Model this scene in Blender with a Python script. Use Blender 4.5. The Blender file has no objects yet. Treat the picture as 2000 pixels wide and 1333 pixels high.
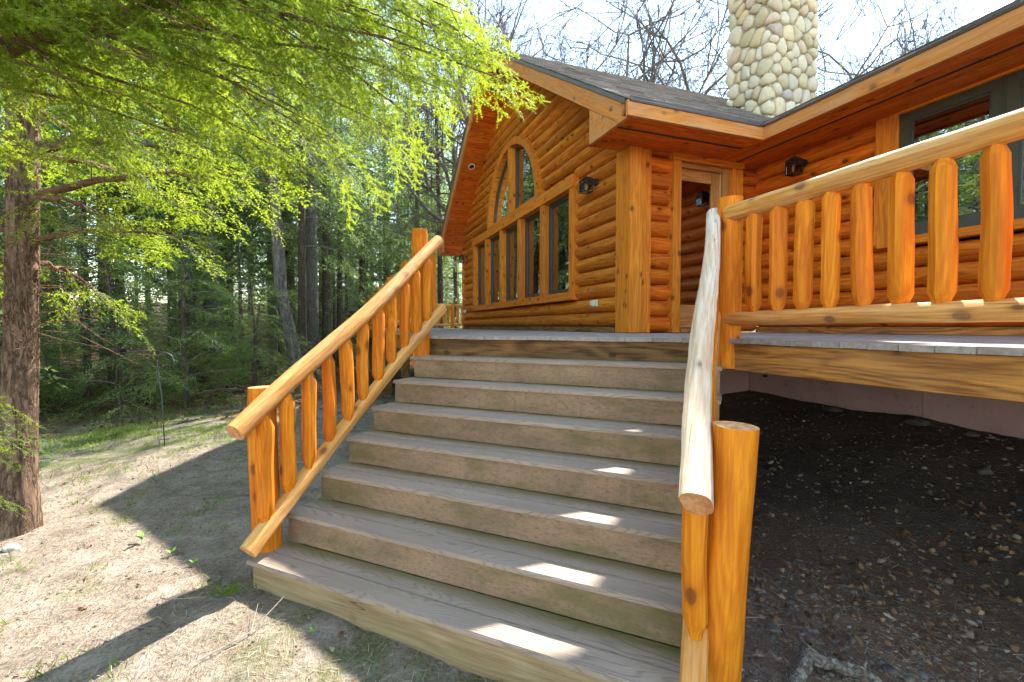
import bpy, math, random
import numpy as np
from mathutils import Matrix, Vector
R = math.radians
rng = np.random.default_rng(7)
random.seed(7)
SC = bpy.context.scene
COL = SC.collection

# ------------------------------------------------------------------ camera, sky, sun, exposure
EYE = 1.525
cam_data = bpy.data.cameras.new('camera')
cam = bpy.data.objects.new('camera', cam_data); COL.objects.link(cam)
cam.location = (0, 0, EYE)
cam.rotation_euler = (R(90 - 1.85), 0, R(-20.22))
cam_data.sensor_width = 36; cam_data.lens = 16.23
cam_data.clip_start = 0.05; cam_data.clip_end = 2000
SC.camera = cam

SUN = Vector((0.665, 0.568, 1.0)).normalized()
world = bpy.data.worlds.new('World'); SC.world = world; world.use_nodes = True
wn = world.node_tree.nodes; wl = world.node_tree.links
bgn = wn['Background']; bgn.inputs['Strength'].default_value = 0.15
sky = wn.new('ShaderNodeTexSky'); sky.sky_type = 'NISHITA'; sky.sun_disc = False
sky.sun_elevation = math.asin(SUN.z); sky.sun_rotation = math.atan2(SUN.x, SUN.y)
sky.air_density = 1.0; sky.dust_density = 0.0; sky.ozone_density = 1.0
wb = wn.new('ShaderNodeMix'); wb.data_type = 'RGBA'; wb.blend_type = 'MULTIPLY'; wb.inputs[0].default_value = 1
wb.inputs[7].default_value = (1.13, 1.0, .82, 1)          # camera white balance, the same over the whole sky
wl.new(sky.outputs[0], wb.inputs[6]); wl.new(wb.outputs[2], bgn.inputs[0])
sun_data = bpy.data.lights.new('sun', 'SUN'); sun_data.energy = 3.0; sun_data.angle = R(0.53); sun_data.color = (1, 0.95, 0.87)
sun = bpy.data.objects.new('sun', sun_data); COL.objects.link(sun)
sun.rotation_euler = SUN.to_track_quat('Z', 'Y').to_euler()
sun.location = (10, 10, 20)
SC.view_settings.view_transform = 'Standard'; SC.view_settings.look = 'None'
SC.view_settings.exposure = 2.55; SC.view_settings.gamma = 1
SC.cycles.max_bounces = 8; SC.cycles.diffuse_bounces = 4; SC.cycles.transparent_max_bounces = 8
SC.cycles.sample_clamp_indirect = 8
SC.cycles.use_adaptive_sampling = True; SC.cycles.adaptive_threshold = .03

# ------------------------------------------------------------------ helpers
WM = {}
def link(name, mesh, W=None, parent=None):
    o = bpy.data.objects.new(name, mesh); COL.objects.link(o)
    W = W if W is not None else Matrix.Identity(4)
    WM[o] = W
    if parent is not None:
        o.parent = parent; o.matrix_basis = WM[parent].inverted() @ W
    else:
        o.matrix_basis = W
    return o
def empty(name, loc):
    o = bpy.data.objects.new(name, None); COL.objects.link(o); o.empty_display_size = .2
    WM[o] = Matrix.Translation(loc); o.matrix_basis = WM[o]
    return o
def tag(o, label=None, cat=None, group=None, kind=None):
    if label: o['label'] = label
    if cat: o['category'] = cat
    if group: o['group'] = group
    if kind: o['kind'] = kind
    return o
def copy_tree(o, W, parent=None):
    c = o.copy(); COL.objects.link(c)
    WM[c] = W; c.parent = parent
    c.matrix_basis = W if parent is None else WM[parent].inverted() @ W
    for ch in o.children:
        copy_tree(ch, W @ (WM[o].inverted() @ WM[ch]), c)
    return c
def mesh_np(name, V, F, mat=None, smooth=False):
    """V (n,3), F list of arrays all tris or all quads, or list of lists"""
    me = bpy.data.meshes.new(name)
    V = np.asarray(V, np.float32)
    if isinstance(F, np.ndarray):
        k = F.shape[1]; n = len(F)
        me.vertices.add(len(V)); me.vertices.foreach_set('co', V.ravel())
        me.loops.add(n * k); me.loops.foreach_set('vertex_index', F.astype(np.int32).ravel())
        me.polygons.add(n); me.polygons.foreach_set('loop_start', np.arange(0, n * k, k, dtype=np.int32))
        me.polygons.foreach_set('loop_total', np.full(n, k, np.int32))
        me.update(calc_edges=True)
    else:
        me.from_pydata([tuple(map(float, v)) for v in V], [], F); me.update()
    if mat: me.materials.append(mat)
    if smooth:
        me.polygons.foreach_set('use_smooth', np.ones(len(me.polygons), bool))
    return me
class MB:
    def __init__(s): s.v = []; s.f = []
    def add(s, V, F):
        b = len(s.v); s.v += [tuple(v) for v in V]; s.f += [[b + i for i in f] for f in F]
        return s
    def box(s, a, b, ch=0):
        x0, y0, z0 = a; x1, y1, z1 = b
        V = [(x0,y0,z0),(x1,y0,z0),(x1,y1,z0),(x0,y1,z0),(x0,y0,z1),(x1,y0,z1),(x1,y1,z1),(x0,y1,z1)]
        return s.add(V, [[3,2,1,0],[4,5,6,7],[0,1,5,4],[1,2,6,5],[2,3,7,6],[3,0,4,7]])
    def prism(s, poly, z0, z1, M=None):
        n = len(poly); V = [(p[0], p[1], z0) for p in poly] + [(p[0], p[1], z1) for p in poly]
        F = [list(range(n))[::-1], list(range(n, 2 * n))] + [[i, (i+1) % n, n + (i+1) % n, n + i] for i in range(n)]
        if M is not None: V = [tuple(M @ Vector(v)) for v in V]
        return s.add(V, F)
    def tube(s, pts, rad, sides=6, caps=True):
        V = []; F = []
        pts = [Vector(p) for p in pts]; n = len(pts)
        ref = Vector((0, 0, 1))
        for i, p in enumerate(pts):
            t = (pts[min(i+1, n-1)] - pts[max(i-1, 0)]).normalized()
            if abs(t.dot(ref)) > .95: ref2 = Vector((1, 0, 0))
            else: ref2 = ref
            u = t.cross(ref2).normalized(); w = u.cross(t)
            r = rad[i] if hasattr(rad, '__len__') else rad
            for k in range(sides):
                a = 2 * math.pi * k / sides
                V.append(p + u * (r * math.cos(a)) + w * (r * math.sin(a)))
        for i in range(n-1):
            for k in range(sides):
                F.append([i*sides+k, i*sides+(k+1) % sides, (i+1)*sides+(k+1) % sides, (i+1)*sides+k])
        if caps: F += [list(range(sides))[::-1], [(n-1)*sides+k for k in range(sides)]]
        return s.add(V, F)
    def mesh(s, name, mat, smooth=False): return mesh_np(name, s.v, s.f, mat, smooth)
    def obj(s, name, mat, parent=None, W=None, smooth=False):
        return link(name, s.mesh(name, mat, smooth), W, parent)
def smooth_by_angle(me, ang=40):
    import bmesh
    bm = bmesh.new(); bm.from_mesh(me)
    for f in bm.faces: f.smooth = True
    for e in bm.edges:
        if len(e.link_faces) == 2 and e.calc_face_angle(0) > R(ang): e.smooth = False
    bm.to_mesh(me); bm.free()
def bevel(me, w, seg=1):
    import bmesh
    bm = bmesh.new(); bm.from_mesh(me)
    bmesh.ops.bevel(bm, geom=bm.edges[:], offset=w, segments=seg, affect='EDGES', clamp_overlap=True)
    bm.to_mesh(me); bm.free()
def frame_x(p0, p1, up=(0, 0, 1)):
    """matrix whose local X runs p0->p1 with origin p0"""
    p0 = Vector(p0); x = Vector(p1) - p0; L = x.length; x.normalize()
    up = Vector(up)
    if abs(x.dot(up)) > .98: up = Vector((0, 1, 0))
    y = up.cross(x).normalized(); z = x.cross(y)
    M = Matrix(((x.x, y.x, z.x, p0.x), (x.y, y.y, z.y, p0.y), (x.z, y.z, z.z, p0.z), (0, 0, 0, 1)))
    return M, L
def board(name, p0, p1, w, t, mat, parent, up=(0, 0, 1), bev=.004):
    """board along p0->p1; w = extent along local y, t = along local z (both centred)"""
    M, L = frame_x(p0, p1, up)
    me = MB().box((0, -w/2, -t/2), (L, w/2, t/2)).mesh(name, mat)
    if bev: bevel(me, bev)
    return link(name, me, M, parent)
def aabb(name, a, b, mat, parent, bev=.004, axis=None):
    """axis aligned board whose grain runs along its longest side (or axis)"""
    a = Vector(a); b = Vector(b); d = b - a
    k = axis if axis is not None else max(range(3), key=lambda i: d[i])
    c = (a + b) / 2
    p0 = c.copy(); p1 = c.copy(); p0[k] = a[k]; p1[k] = b[k]
    if k == 0: up, w, t = (0, 0, 1), d.y, d.z
    elif k == 1: up, w, t = (0, 0, 1), d.x, d.z
    else: up, w, t = (0, 1, 0), d.x, d.y
    return board(name, p0, p1, w, t, mat, parent, up, bev)
def rough_log(name, p0, p1, r0, r1, mat, parent, seed, sides=14, step=.12, wob=.05, bend=.012, chamfer0=0, chamfer1=0, facets=0, tenon=.5, up=(0, 0, 1), smooth=40, endmat=None):
    """peeled log: irregular round section, slight bend, knife facets, optional turned-down ends"""
    g = np.random.default_rng(seed)
    M, L = frame_x(p0, p1, up)
    n = max(3, int(L / step))
    xs = list(np.linspace(chamfer0, L - chamfer1, n))
    rs = [1.0] * n
    if chamfer0: xs = [0, chamfer0 * .25] + xs; rs = [tenon * .98, tenon] + rs
    if chamfer1: xs = xs + [L - chamfer1 * .25, L]; rs = rs + [tenon, tenon * .98]
    if not chamfer0: xs = [0] + xs[1:] if xs[0] == 0 else xs
    ph = g.uniform(0, 6.28, 8); am = g.uniform(.3, 1, 8)
    fac = [(g.uniform(0, 6.28), g.uniform(.84, .93), g.uniform(0, 6.28)) for _ in range(facets)]
    V = []; F = []
    for x, m in zip(xs, rs):
        t = x / L
        rr = (r0 + (r1 - r0) * t)
        cy = bend * (math.sin(3.1 * t * 2 + ph[0]) + .5 * math.sin(9 * t + ph[1]))
        cz = bend * (math.sin(2.3 * t * 2 + ph[2]) + .5 * math.sin(8 * t + ph[3]))
        for k in range(sides):
            a = 2 * math.pi * k / sides
            q = 1 + wob * (am[0] * .5 * math.sin(2*a + ph[4] + x*1.5) + am[1] * .35 * math.sin(3*a + ph[5] - x*2.5) + am[2] * .5 * math.sin(x*9 + ph[6] + 1.2*math.sin(a)) + am[3] * .3 * math.sin(x * 23 + ph[7] + a))
            rad = q * rr
            for (fa, fd, fp) in fac:
                c = math.cos(a - fa - .25 * math.sin(x * 2.1 + fp))
                if c > 0: rad = min(rad, rr * (fd + .05 * math.sin(x * 3.3 + fp)) / c)
            rad *= m
            V.append((x, cy + rad * math.cos(a), cz + rad * math.sin(a)))
    n = len(xs)
    for i in range(n-1):
        for k in range(sides):
            F.append([i*sides+k, (i+1)*sides+k, (i+1)*sides+(k+1) % sides, i*sides+(k+1) % sides][::-1])
    F += [list(range(sides))[::-1], [(n-1)*sides+k for k in range(sides)]]
    me = mesh_np(name, V, F, mat)
    if endmat:
        me.materials.append(endmat); me.polygons[len(F)-1].material_index = 1; me.polygons[len(F)-2].material_index = 1
    smooth_by_angle(me, smooth)
    return link(name, me, M, parent)

# ------------------------------------------------------------------ materials
class NT:
    def __init__(s, name, rough=.6, spec=.35):
        s.m = bpy.data.materials.new(name); s.m.use_nodes = True
        s.t = s.m.node_tree; s.n = s.t.nodes; s.l = s.t.links
        s.b = s.n['Principled BSDF']; s.out = s.n['Material Output']
        s.b.inputs['Roughness'].default_value = rough
        s.b.inputs['Specular IOR Level'].default_value = spec
    def node(s, t, **k):
        n = s.n.new(t)
        for a, v in k.items():
            if a in ('operation', 'blend_type', 'data_type', 'feature', 'distance', 'wave_type', 'bands_direction', 'wave_profile', 'clamp', 'interpolation_type', 'noise_dimensions'): setattr(n, a, v)
        return n
    def inp(s, sock, v):
        if v is None: return
        if isinstance(v, bpy.types.NodeSocket): s.l.new(v, sock)
        elif isinstance(v, (tuple, list)) and len(v) == 3 and sock.type == 'RGBA': sock.default_value = (*v, 1)
        else: sock.default_value = v
    def coord(s, scale=(1, 1, 1), rand=True, kind='Object'):
        tc = s.node('ShaderNodeTexCoord'); mp = s.node('ShaderNodeMapping')
        src = tc.outputs[kind]
        if rand:
            oi = s.node('ShaderNodeObjectInfo'); mu = s.math('MULTIPLY', oi.outputs['Random'], 37.0)
            va = s.node('ShaderNodeVectorMath', operation='ADD'); cb = s.node('ShaderNodeCombineXYZ')
            for i in range(3): s.l.new(mu, cb.inputs[i])
            s.l.new(src, va.inputs[0]); s.l.new(cb.outputs[0], va.inputs[1]); src = va.outputs[0]
        s.l.new(src, mp.inputs[0]); mp.inputs['Scale'].default_value = scale
        return mp.outputs[0]
    def math(s, op, a, b=None, c=None, clamp=False):
        n = s.node('ShaderNodeMath', operation=op); n.use_clamp = clamp
        for i, v in enumerate((a, b, c)):
            if v is not None: s.inp(n.inputs[i], v)
        return n.outputs[0]
    def noise(s, vec, scale=5, detail=4, rough=.55, dist=0):
        n = s.node('ShaderNodeTexNoise'); s.inp(n.inputs['Vector'], vec)
        n.inputs['Scale'].default_value = scale; n.inputs['Detail'].default_value = detail
        n.inputs['Roughness'].default_value = rough; n.inputs['Distortion'].default_value = dist
        return n.outputs['Fac']
    def voro(s, vec, scale=5, feature='F1', rnd=1):
        n = s.node('ShaderNodeTexVoronoi', feature=feature); s.inp(n.inputs['Vector'], vec)
        n.inputs['Scale'].default_value = scale; n.inputs['Randomness'].default_value = rnd
        return n.outputs
    def ramp(s, fac, stops):
        n = s.node('ShaderNodeValToRGB'); s.inp(n.inputs[0], fac)
        el = n.color_ramp.elements
        while len(el) < len(stops): el.new(.5)
        for e, (p, c) in zip(el, stops):
            e.position = p; e.color = (*c, 1) if len(c) == 3 else c
        return n.outputs[0]
    def mapr(s, v, a, b, c=0, d=1):
        n = s.node('ShaderNodeMapRange'); s.inp(n.inputs[0], v)
        for i, q in enumerate((a, b, c, d)): n.inputs[i+1].default_value = q
        return n.outputs[0]
    def mix(s, f, a, b, mode='MIX'):
        n = s.node('ShaderNodeMix', data_type='RGBA', blend_type=mode)
        s.inp(n.inputs[0], f); s.inp(n.inputs[6], a); s.inp(n.inputs[7], b)
        return n.outputs[2]
    def hsv(s, col, h=.5, sat=1, v=1):
        n = s.node('ShaderNodeHueSaturation'); s.inp(n.inputs['Color'], col)
        s.inp(n.inputs['Hue'], h); s.inp(n.inputs['Saturation'], sat); s.inp(n.inputs['Value'], v)
        return n.outputs[0]
    def bump(s, h, dist=.01, strength=1, prev=None):
        n = s.node('ShaderNodeBump'); s.inp(n.inputs['Height'], h)
        n.inputs['Distance'].default_value = dist; n.inputs['Strength'].default_value = strength
        if prev is not None: s.l.new(prev, n.inputs['Normal'])
        return n.outputs[0]
    def rand(s): return s.node('ShaderNodeObjectInfo').outputs['Random']
    def island(s): return s.node('ShaderNodeNewGeometry').outputs['Random Per Island']
    def done(s, col, normal=None, rough=None):
        s.inp(s.b.inputs['Base Color'], col)
        if normal is not None: s.l.new(normal, s.b.inputs['Normal'])
        if rough is not None: s.inp(s.b.inputs['Roughness'], rough)
        return s.m

def wood(name, light, dark, knot, grain=1.0, weather=None, wamt=.0, rough=.5, bumpd=.002, knots=1.0, spec=.18, check=.0, vary=.12, mottle=None, hewn=0):
    n = NT(name, rough, spec)
    g1 = n.noise(n.coord((5, 120*grain, 120*grain)), 1.0, 3, .6, .3)
    cg = n.coord((1.1, 22*grain, 22*grain))
    g2 = n.noise(cg, 1.0, 4, .6, 1.6)
    # growth rings seen as wavering lines along the piece
    rg = n.math('SINE', n.math('MULTIPLY', n.noise(n.coord((.45, 5*grain, 5*grain)), 1.0, 2, .5, .4), 90))
    f = n.math('ADD', n.math('MULTIPLY', g1, .38), n.math('ADD', n.math('MULTIPLY', g2, .47), n.math('MULTIPLY', rg, .055)))
    f = n.math('ADD', f, .07)
    col = n.ramp(f, [(.39, dark), (.50, [(a+b)/2 for a, b in zip(light, dark)]), (.61, light)])
    if mottle is not None:
        col = n.mix(n.mapr(n.noise(n.coord((1.6, 7, 7)), 1.3, 4, .6, 1.5), .50, .68, 0, .75), col, mottle)
    col = n.hsv(col, n.mapr(n.rand(), 0, 1, .4955, .5045), 1.0, n.mapr(n.math('FRACT', n.math('MULTIPLY', n.rand(), 7.31)), 0, 1, 1 - vary, 1 + vary))
    if knots:
        vo = n.voro(n.coord((4.2, 6.0, 6.0)), 1.25)
        sel = n.node('ShaderNodeSeparateColor'); n.l.new(vo['Color'], sel.inputs[0])
        keep = n.math('GREATER_THAN', sel.outputs[0], 1 - .55 * knots)
        k = n.math('MULTIPLY', n.ramp(vo['Distance'], [(0.0, (1,1,1)), (.15, (.9,.9,.9)), (.18, (.45,.45,.45)), (.26, (.12,.12,.12)), (.34, (0,0,0))]), keep)
        col = n.mix(n.math('MULTIPLY', k, .9), col, knot)
    if weather is not None:
        w = n.mapr(n.noise(n.coord((.9, 5, 5)), 1.6, 5, .68), .5 - wamt * .2, .70, 0, min(1, wamt * 1.5))
        col = n.mix(n.math('MULTIPLY', w, n.mapr(g1, .35, .6, .3, 1)), col, weather)
    if check:
        c1 = n.noise(n.coord((.5, 13, 13)), 1.0, 1, .3, .1)
        cr = n.math('MULTIPLY', n.math('COMPARE', c1, .5, .0045), n.mapr(n.noise(n.coord((.8, 3, 3)), 1.5, 1), .53, .60, 0, check * .8))
        col = n.mix(cr, col, [c * .2 for c in dark])
    nb = n.bump(f, bumpd, .9)
    if hewn: nb = n.bump(n.noise(n.coord((5, 16, 16)), 1.0, 2, .5), hewn, .8, nb)
    return n.done(col, nb, n.mapr(g1, .3, .7, rough - .02, rough + .18))


M = {}
M['log'] = wood('log_stain', (.72, .250, .022), (.42, .105, .008), (.085, .025, .008), weather=(.27, .095, .025), wamt=.40, rough=.52, check=.8, vary=.16)
M['log2'] = wood('log_stain_red', (.72, .180, .012), (.42, .078, .005), (.06, .015, .005), weather=(.24, .060, .016), wamt=.35, rough=.46, check=.6, vary=.16)
M['trim'] = wood('trim_stain', (.70, .235, .020), (.47, .125, .009), (.09, .026, .008), weather=(.38, .18, .06), wamt=.22, rough=.52)
M['fascia'] = wood('fascia_worn', (.66, .265, .050), (.48, .165, .028), (.12, .05, .02), weather=(.48, .29, .15), wamt=.60, rough=.6, knots=.6)
M['soffit'] = wood('soffit_stain', (.74, .185, .012), (.46, .080, .005), (.06, .013, .004), weather=(.25, .05, .008), wamt=.4, rough=.48, grain=.8)
M['rail'] = wood('peeled_rail', (.72, .36, .105), (.52, .205, .042), (.14, .055, .022), weather=(.66, .44, .24), wamt=.40, rough=.62, check=1.0, knots=.45, vary=.05, hewn=.012)
M['rail_bare_sunlit'] = wood('peeled_rail_bare_sunlit', (.74, .55, .36), (.52, .33, .18), (.16, .08, .04), weather=(.74, .63, .50), wamt=.75, rough=.75, check=1.0, knots=.5, vary=.03, hewn=.016)  # bare peeling wood, whitened further: sunlight on this handrail is put into the colour
M['baluster'] = wood('peeled_baluster', (.78, .262, .013), (.55, .140, .006), (.17, .045, .008), weather=(.48, .145, .018), wamt=.28, rough=.55, check=.9, knots=.9, vary=.08, mottle=(.52, .118, .005), hewn=.010)
M['endgrain'] = wood('cut_end', (.66, .36, .16), (.46, .19, .065), (.2, .1, .05), knots=0, rough=.7, grain=.6)
M['band'] = wood('treated_rim', (.52, .225, .055), (.19, .068, .018), (.08, .035, .018), weather=(.26, .14, .07), wamt=.45, rough=.65, grain=.7, knots=.7)
M['band_dark'] = wood('treated_riser_dark', (.30, .155, .055), (.075, .034, .014), (.035, .02, .012), weather=(.12, .09, .04), wamt=.6, rough=.7, grain=.6, knots=.7)
M['lumber'] = wood('treated_sleeper', (.46, .325, .185), (.29, .185, .095), (.12, .075, .035), weather=(.25, .19, .085), wamt=.5, rough=.8, grain=.8, knots=.6, check=.8)

def tread_mat():
    n = NT('composite_tread', .6, .3)
    v = n.coord((1, 1, 1))
    w = n.node('ShaderNodeTexWave', wave_type='BANDS', bands_direction='Y')
    n.l.new(n.coord((1.0, 1, 1)), w.inputs['Vector']); w.inputs['Scale'].default_value = 26; w.inputs['Distortion'].default_value = 0
    nz = n.noise(n.coord((1.1, 4, 4)), 1.6, 1, .4)
    sy = n.node('ShaderNodeSeparateXYZ'); n.l.new(v, sy.inputs[0])
    ph = n.math('ADD', n.math('MULTIPLY', sy.outputs[1], 420), n.math('MULTIPLY', nz, 120))
    gr = n.math('SINE', ph)
    fine = n.noise(n.coord((6, 120, 120)), 1.0, 3, .6)
    lines = n.math('MULTIPLY', n.mapr(gr, .35, 1, 0, 1), n.mapr(fine, .35, .6, .2, 1))
    col = n.ramp(n.noise(n.coord((.8, 4, 4)), 1.5, 4), [(.3, (.29, .215, .160)), (.7, (.40, .30, .23))])
    col = n.mix(n.math('MULTIPLY', lines, .6), col, (.135, .092, .062))
    col = n.mix(n.mapr(fine, .45, .7, 0, .3), col, (.38, .31, .26))
    # algae film growing from the back edge of the step
    tc = n.node('ShaderNodeTexCoord'); so = n.node('ShaderNodeSeparateXYZ'); n.l.new(tc.outputs['Object'], so.inputs[0])
    back = n.math('ADD', n.math('MULTIPLY', so.outputs[1], 9), n.math('MULTIPLY', n.math('SUBTRACT', n.noise(n.coord((2.5, 6, 6)), 1.2, 5, .65), .5), 1.3))
    al = n.mapr(back, -.3, .75, 0, 1)
    at = n.node('ShaderNodeAttribute'); at.attribute_type = 'OBJECT'; at.attribute_name = 'algae'
    col = n.mix(n.math('MULTIPLY', n.math('MULTIPLY', al, at.outputs['Fac']), .9), col, (.14, .118, .020))
    nb = n.bump(n.math('MULTIPLY', lines, -1), .0015, 1.0)
    return n.done(col, n.bump(fine, .0006, .6, nb), n.mapr(fine, .3, .7, .5, .75))
M['tread'] = tread_mat()
def riser_mat():
    n = NT('composite_riser', .7, .25)
    c = n.coord((1, 1, 1))
    base = n.ramp(n.noise(n.coord((1.2, 2, 3)), 2, 5, .6), [(.3, (.23, .140, .085)), (.7, (.37, .225, .135))])
    sp = n.noise(n.coord((22, 40, 60)), 1.6, 5, .72, .4)
    col = n.mix(n.mapr(sp, .48, .66, 0, .6), base, (.10, .070, .046))
    gn = n.noise(n.coord((1.6, 3, 5)), 1.4, 4, .6)
    col = n.mix(n.mapr(gn, .47, .66, 0, .62), col, (.115, .105, .030))
    st = n.noise(n.coord((30, 30, 3)), 1.2, 3, .6)
    col = n.mix(n.mapr(st, .55, .75, 0, .35), col, (.15, .10, .07))
    return n.done(col, n.bump(sp, .0008, .6))
M['riser'] = riser_mat()
def deck_mat():
    n = NT('weathered_deck_board', .7, .25)
    g = n.noise(n.coord((2, 40, 40)), 1, 5, .6, .4)
    col = n.ramp(g, [(.3, (.24, .20, .175)), (.7, (.40, .345, .305))])
    col = n.mix(n.mapr(n.noise(n.coord((1, 3, 3)), 1.5, 4), .45, .7, 0, .5), col, (.21, .16, .12))
    return n.done(col, n.bump(g, .001, .7))
M['deck'] = deck_mat()
def simple(name, col, rough=.5, spec=.4, metal=0, var=.0, nscale=8, bumpd=0):
    n = NT(name, rough, spec); n.b.inputs['Metallic'].default_value = metal
    f = n.noise(n.coord((1, 1, 1)), nscale, 5, .6)
    a = [c * (1 - var) for c in col]; b = [min(1, c * (1 + var)) for c in col]
    c = n.ramp(f, [(.3, a), (.7, b)])
    return n.done(c, n.bump(f, bumpd, .6) if bumpd else None)
M['frame'] = simple('window_frame_bronze', (.060, .060, .046), .45, .4, 0, .12)
M['black_metal'] = simple('black_iron', (.018, .018, .020), .42, .5, .2, .3, 30, .001)
M['brown_metal'] = simple('drip_edge', (.085, .062, .052), .4, .5, .3, .2, 3)
M['grey_metal'] = simple('rake_drip_edge', (.16, .155, .17), .4, .5, .3, .15, 3)
M['vent'] = simple('vent_screen', (.045, .034, .024), .7, .2, 0, .3, 90)
M['white_plastic'] = simple('pale_plastic', (.62, .66, .58), .4, .4, 0, .06)
M['cream'] = simple('cream_ring', (.78, .70, .58), .45, .4, 0, .05)
M['interior'] = simple('dim_room', (.06, .045, .032), .8, .2, 0, .3, 2)
M['blind'] = simple('blind_slat', (.45, .42, .36), .6, .3, 0, .1)
M['mortar'] = simple('mortar', (.42, .38, .29), .9, .2, 0, .2, 14, .006)
M['door_wood'] = wood('door_oak', (.50, .235, .080), (.33, .125, .035), (.2, .07, .02), knots=0, rough=.4)
M['siding_brown'] = simple('brown_siding', (.145, .075, .050), .7, .3, 0, .2, 3)
M['hook'] = simple('hook_iron', (.10, .105, .11), .5, .5, .4, .2, 20)
M['green'] = simple('seedling_leaf', (.16, .34, .05), .5, .4, 0, .25, 20)
M['twig'] = simple('dry_twig', (.30, .25, .20), .8, .2, 0, .3, 30)
def foundation_mat():
    n = NT('pink_board', .75, .25)
    c = n.coord((1, 1, 1))
    col = n.ramp(n.noise(c, 2.0, 5, .6), [(.3, (.46, .285, .28)), (.7, (.60, .39, .38))])
    sp = n.noise(n.coord((9, 9, 14)), 1.3, 5, .7)
    col = n.mix(n.mapr(sp, .60, .72, 0, .7), col, (.17, .11, .10))
    return n.done(col, n.bump(sp, .001, .5))
M['pink'] = foundation_mat()
def glass_mat(name, tint=(.55, .6, .58), ior=1.75, refl=.06):
    n = NT(name)
    gl = n.node('ShaderNodeBsdfGlossy'); gl.inputs['Roughness'].default_value = .004; gl.inputs['Color'].default_value = (.95, .97, 1, 1)
    tr = n.node('ShaderNodeBsdfTransparent'); tr.inputs[0].default_value = (*tint, 1)
    fr = n.node('ShaderNodeFresnel'); fr.inputs[0].default_value = ior
    wv = n.noise(n.coord((1, 1, 1)), 2.2, 2, .5); nb = n.bump(wv, .0012, .2)
    n.l.new(nb, gl.inputs['Normal'])
    mx = n.node('ShaderNodeMixShader')
    n.l.new(n.mapr(fr.outputs[0], 0, 1, refl, 1), mx.inputs[0]); n.l.new(tr.outputs[0], mx.inputs[1]); n.l.new(gl.outputs[0], mx.inputs[2])
    n.l.new(mx.outputs[0], n.out.inputs[0])
    return n.m
M['glass'] = glass_mat('window_glass', (.42, .47, .45), 1.9, .26)
M['lglass'] = glass_mat('lantern_glass', (.85, .82, .7), 1.4)
M['bulb'] = simple('opal_bulb', (.8, .75, .6), .3, .5)

def shingle_mat():
    n = NT('asphalt_shingle', .9, .2)
    i = n.island()
    col = n.ramp(i, [(0, (.11, .095, .088)), (.35, (.20, .17, .155)), (.7, (.30, .265, .24)), (1, (.17, .155, .15))])
    gr = n.noise(n.coord((1, 1, 1)), 160, 2, .6)
    col = n.mix(n.mapr(gr, .45, .7, 0, .5), col, (.34, .31, .29))
    return n.done(col, n.bump(gr, .003, .8))
M['shingle'] = shingle_mat()
def stone_mat():
    n = NT('river_stone', .75, .3)
    r = n.rand()
    col = n.ramp(r, [(0, (.50, .40, .22)), (.14, (.57, .49, .33)), (.28, (.47, .43, .33)), (.40, (.56, .41, .20)), (.52, (.62, .56, .43)), (.64, (.42, .36, .20)), (.76, (.51, .38, .27)), (.86, (.56, .49, .33)), (.96, (.38, .25, .19)), (1, (.48, .47, .41))])
    f = n.noise(n.coord((1, 1, 1)), 9, 6, .65, .5)
    col = n.mix(n.mapr(f, .35, .7, 0, .55), col, n.hsv(col, .5, .8, 1.35))
    f2 = n.noise(n.coord((1, 1, 1)), 30, 4, .7)
    col = n.mix(n.mapr(f2, .55, .75, 0, .45), col, n.hsv(col, .5, 1.0, .5))
    return n.done(col, n.bump(f2, .004, .6))
M['stone'] = stone_mat()
def bark_mat(name, a, b, vs=(9, 9, 1.8), depth=.012, lichen=None):
    n = NT(name, .9, .15)
    c = n.coord(vs)
    wob = n.node('ShaderNodeTexNoise'); n.l.new(c, wob.inputs['Vector']); wob.inputs['Scale'].default_value = 1.3; wob.inputs['Detail'].default_value = 4
    va = n.node('ShaderNodeVectorMath', operation='MULTIPLY_ADD'); n.l.new(wob.outputs['Color'], va.inputs[0]); va.inputs[1].default_value = (1.6, 1.6, 1.6); n.l.new(c, va.inputs[2])
    r1 = n.math('ABSOLUTE', n.math('SUBTRACT', n.noise(va.outputs[0], 1.7, 5, .6), .5))
    f = n.noise(c, 4.0, 6, .7, .6)
    col = n.ramp(f, [(.30, a), (.70, b)])
    col = n.mix(n.mapr(r1, 0, .045, .8, 0), col, [x * .35 for x in a])
    if lichen: col = n.mix(n.mapr(n.noise(n.coord((1, 1, .7)), 2.4, 5, .65), .52, .68, 0, .6), col, lichen)
    h = n.math('ADD', n.mapr(r1, 0, .09, 0, 1), n.math('MULTIPLY', f, .7))
    return n.done(col, n.bump(h, depth, 1))
M['bark'] = bark_mat('hemlock_bark', (.135, .082, .052), (.33, .22, .15), depth=.014)
M['bark_grey'] = bark_mat('grey_bark', (.13, .11, .09), (.30, .265, .235), lichen=(.16, .17, .11))
M['bark_dark'] = bark_mat('dark_bark', (.085, .065, .048), (.21, .165, .125), lichen=(.10, .10, .05))
M['limb'] = simple('limb_bark', (.165, .092, .058), .85, .2, 0, .4, 30, .003)
M['bare'] = simple('bare_branch', (.17, .145, .125), .9, .15, 0, .35, 6, .004)
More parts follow.
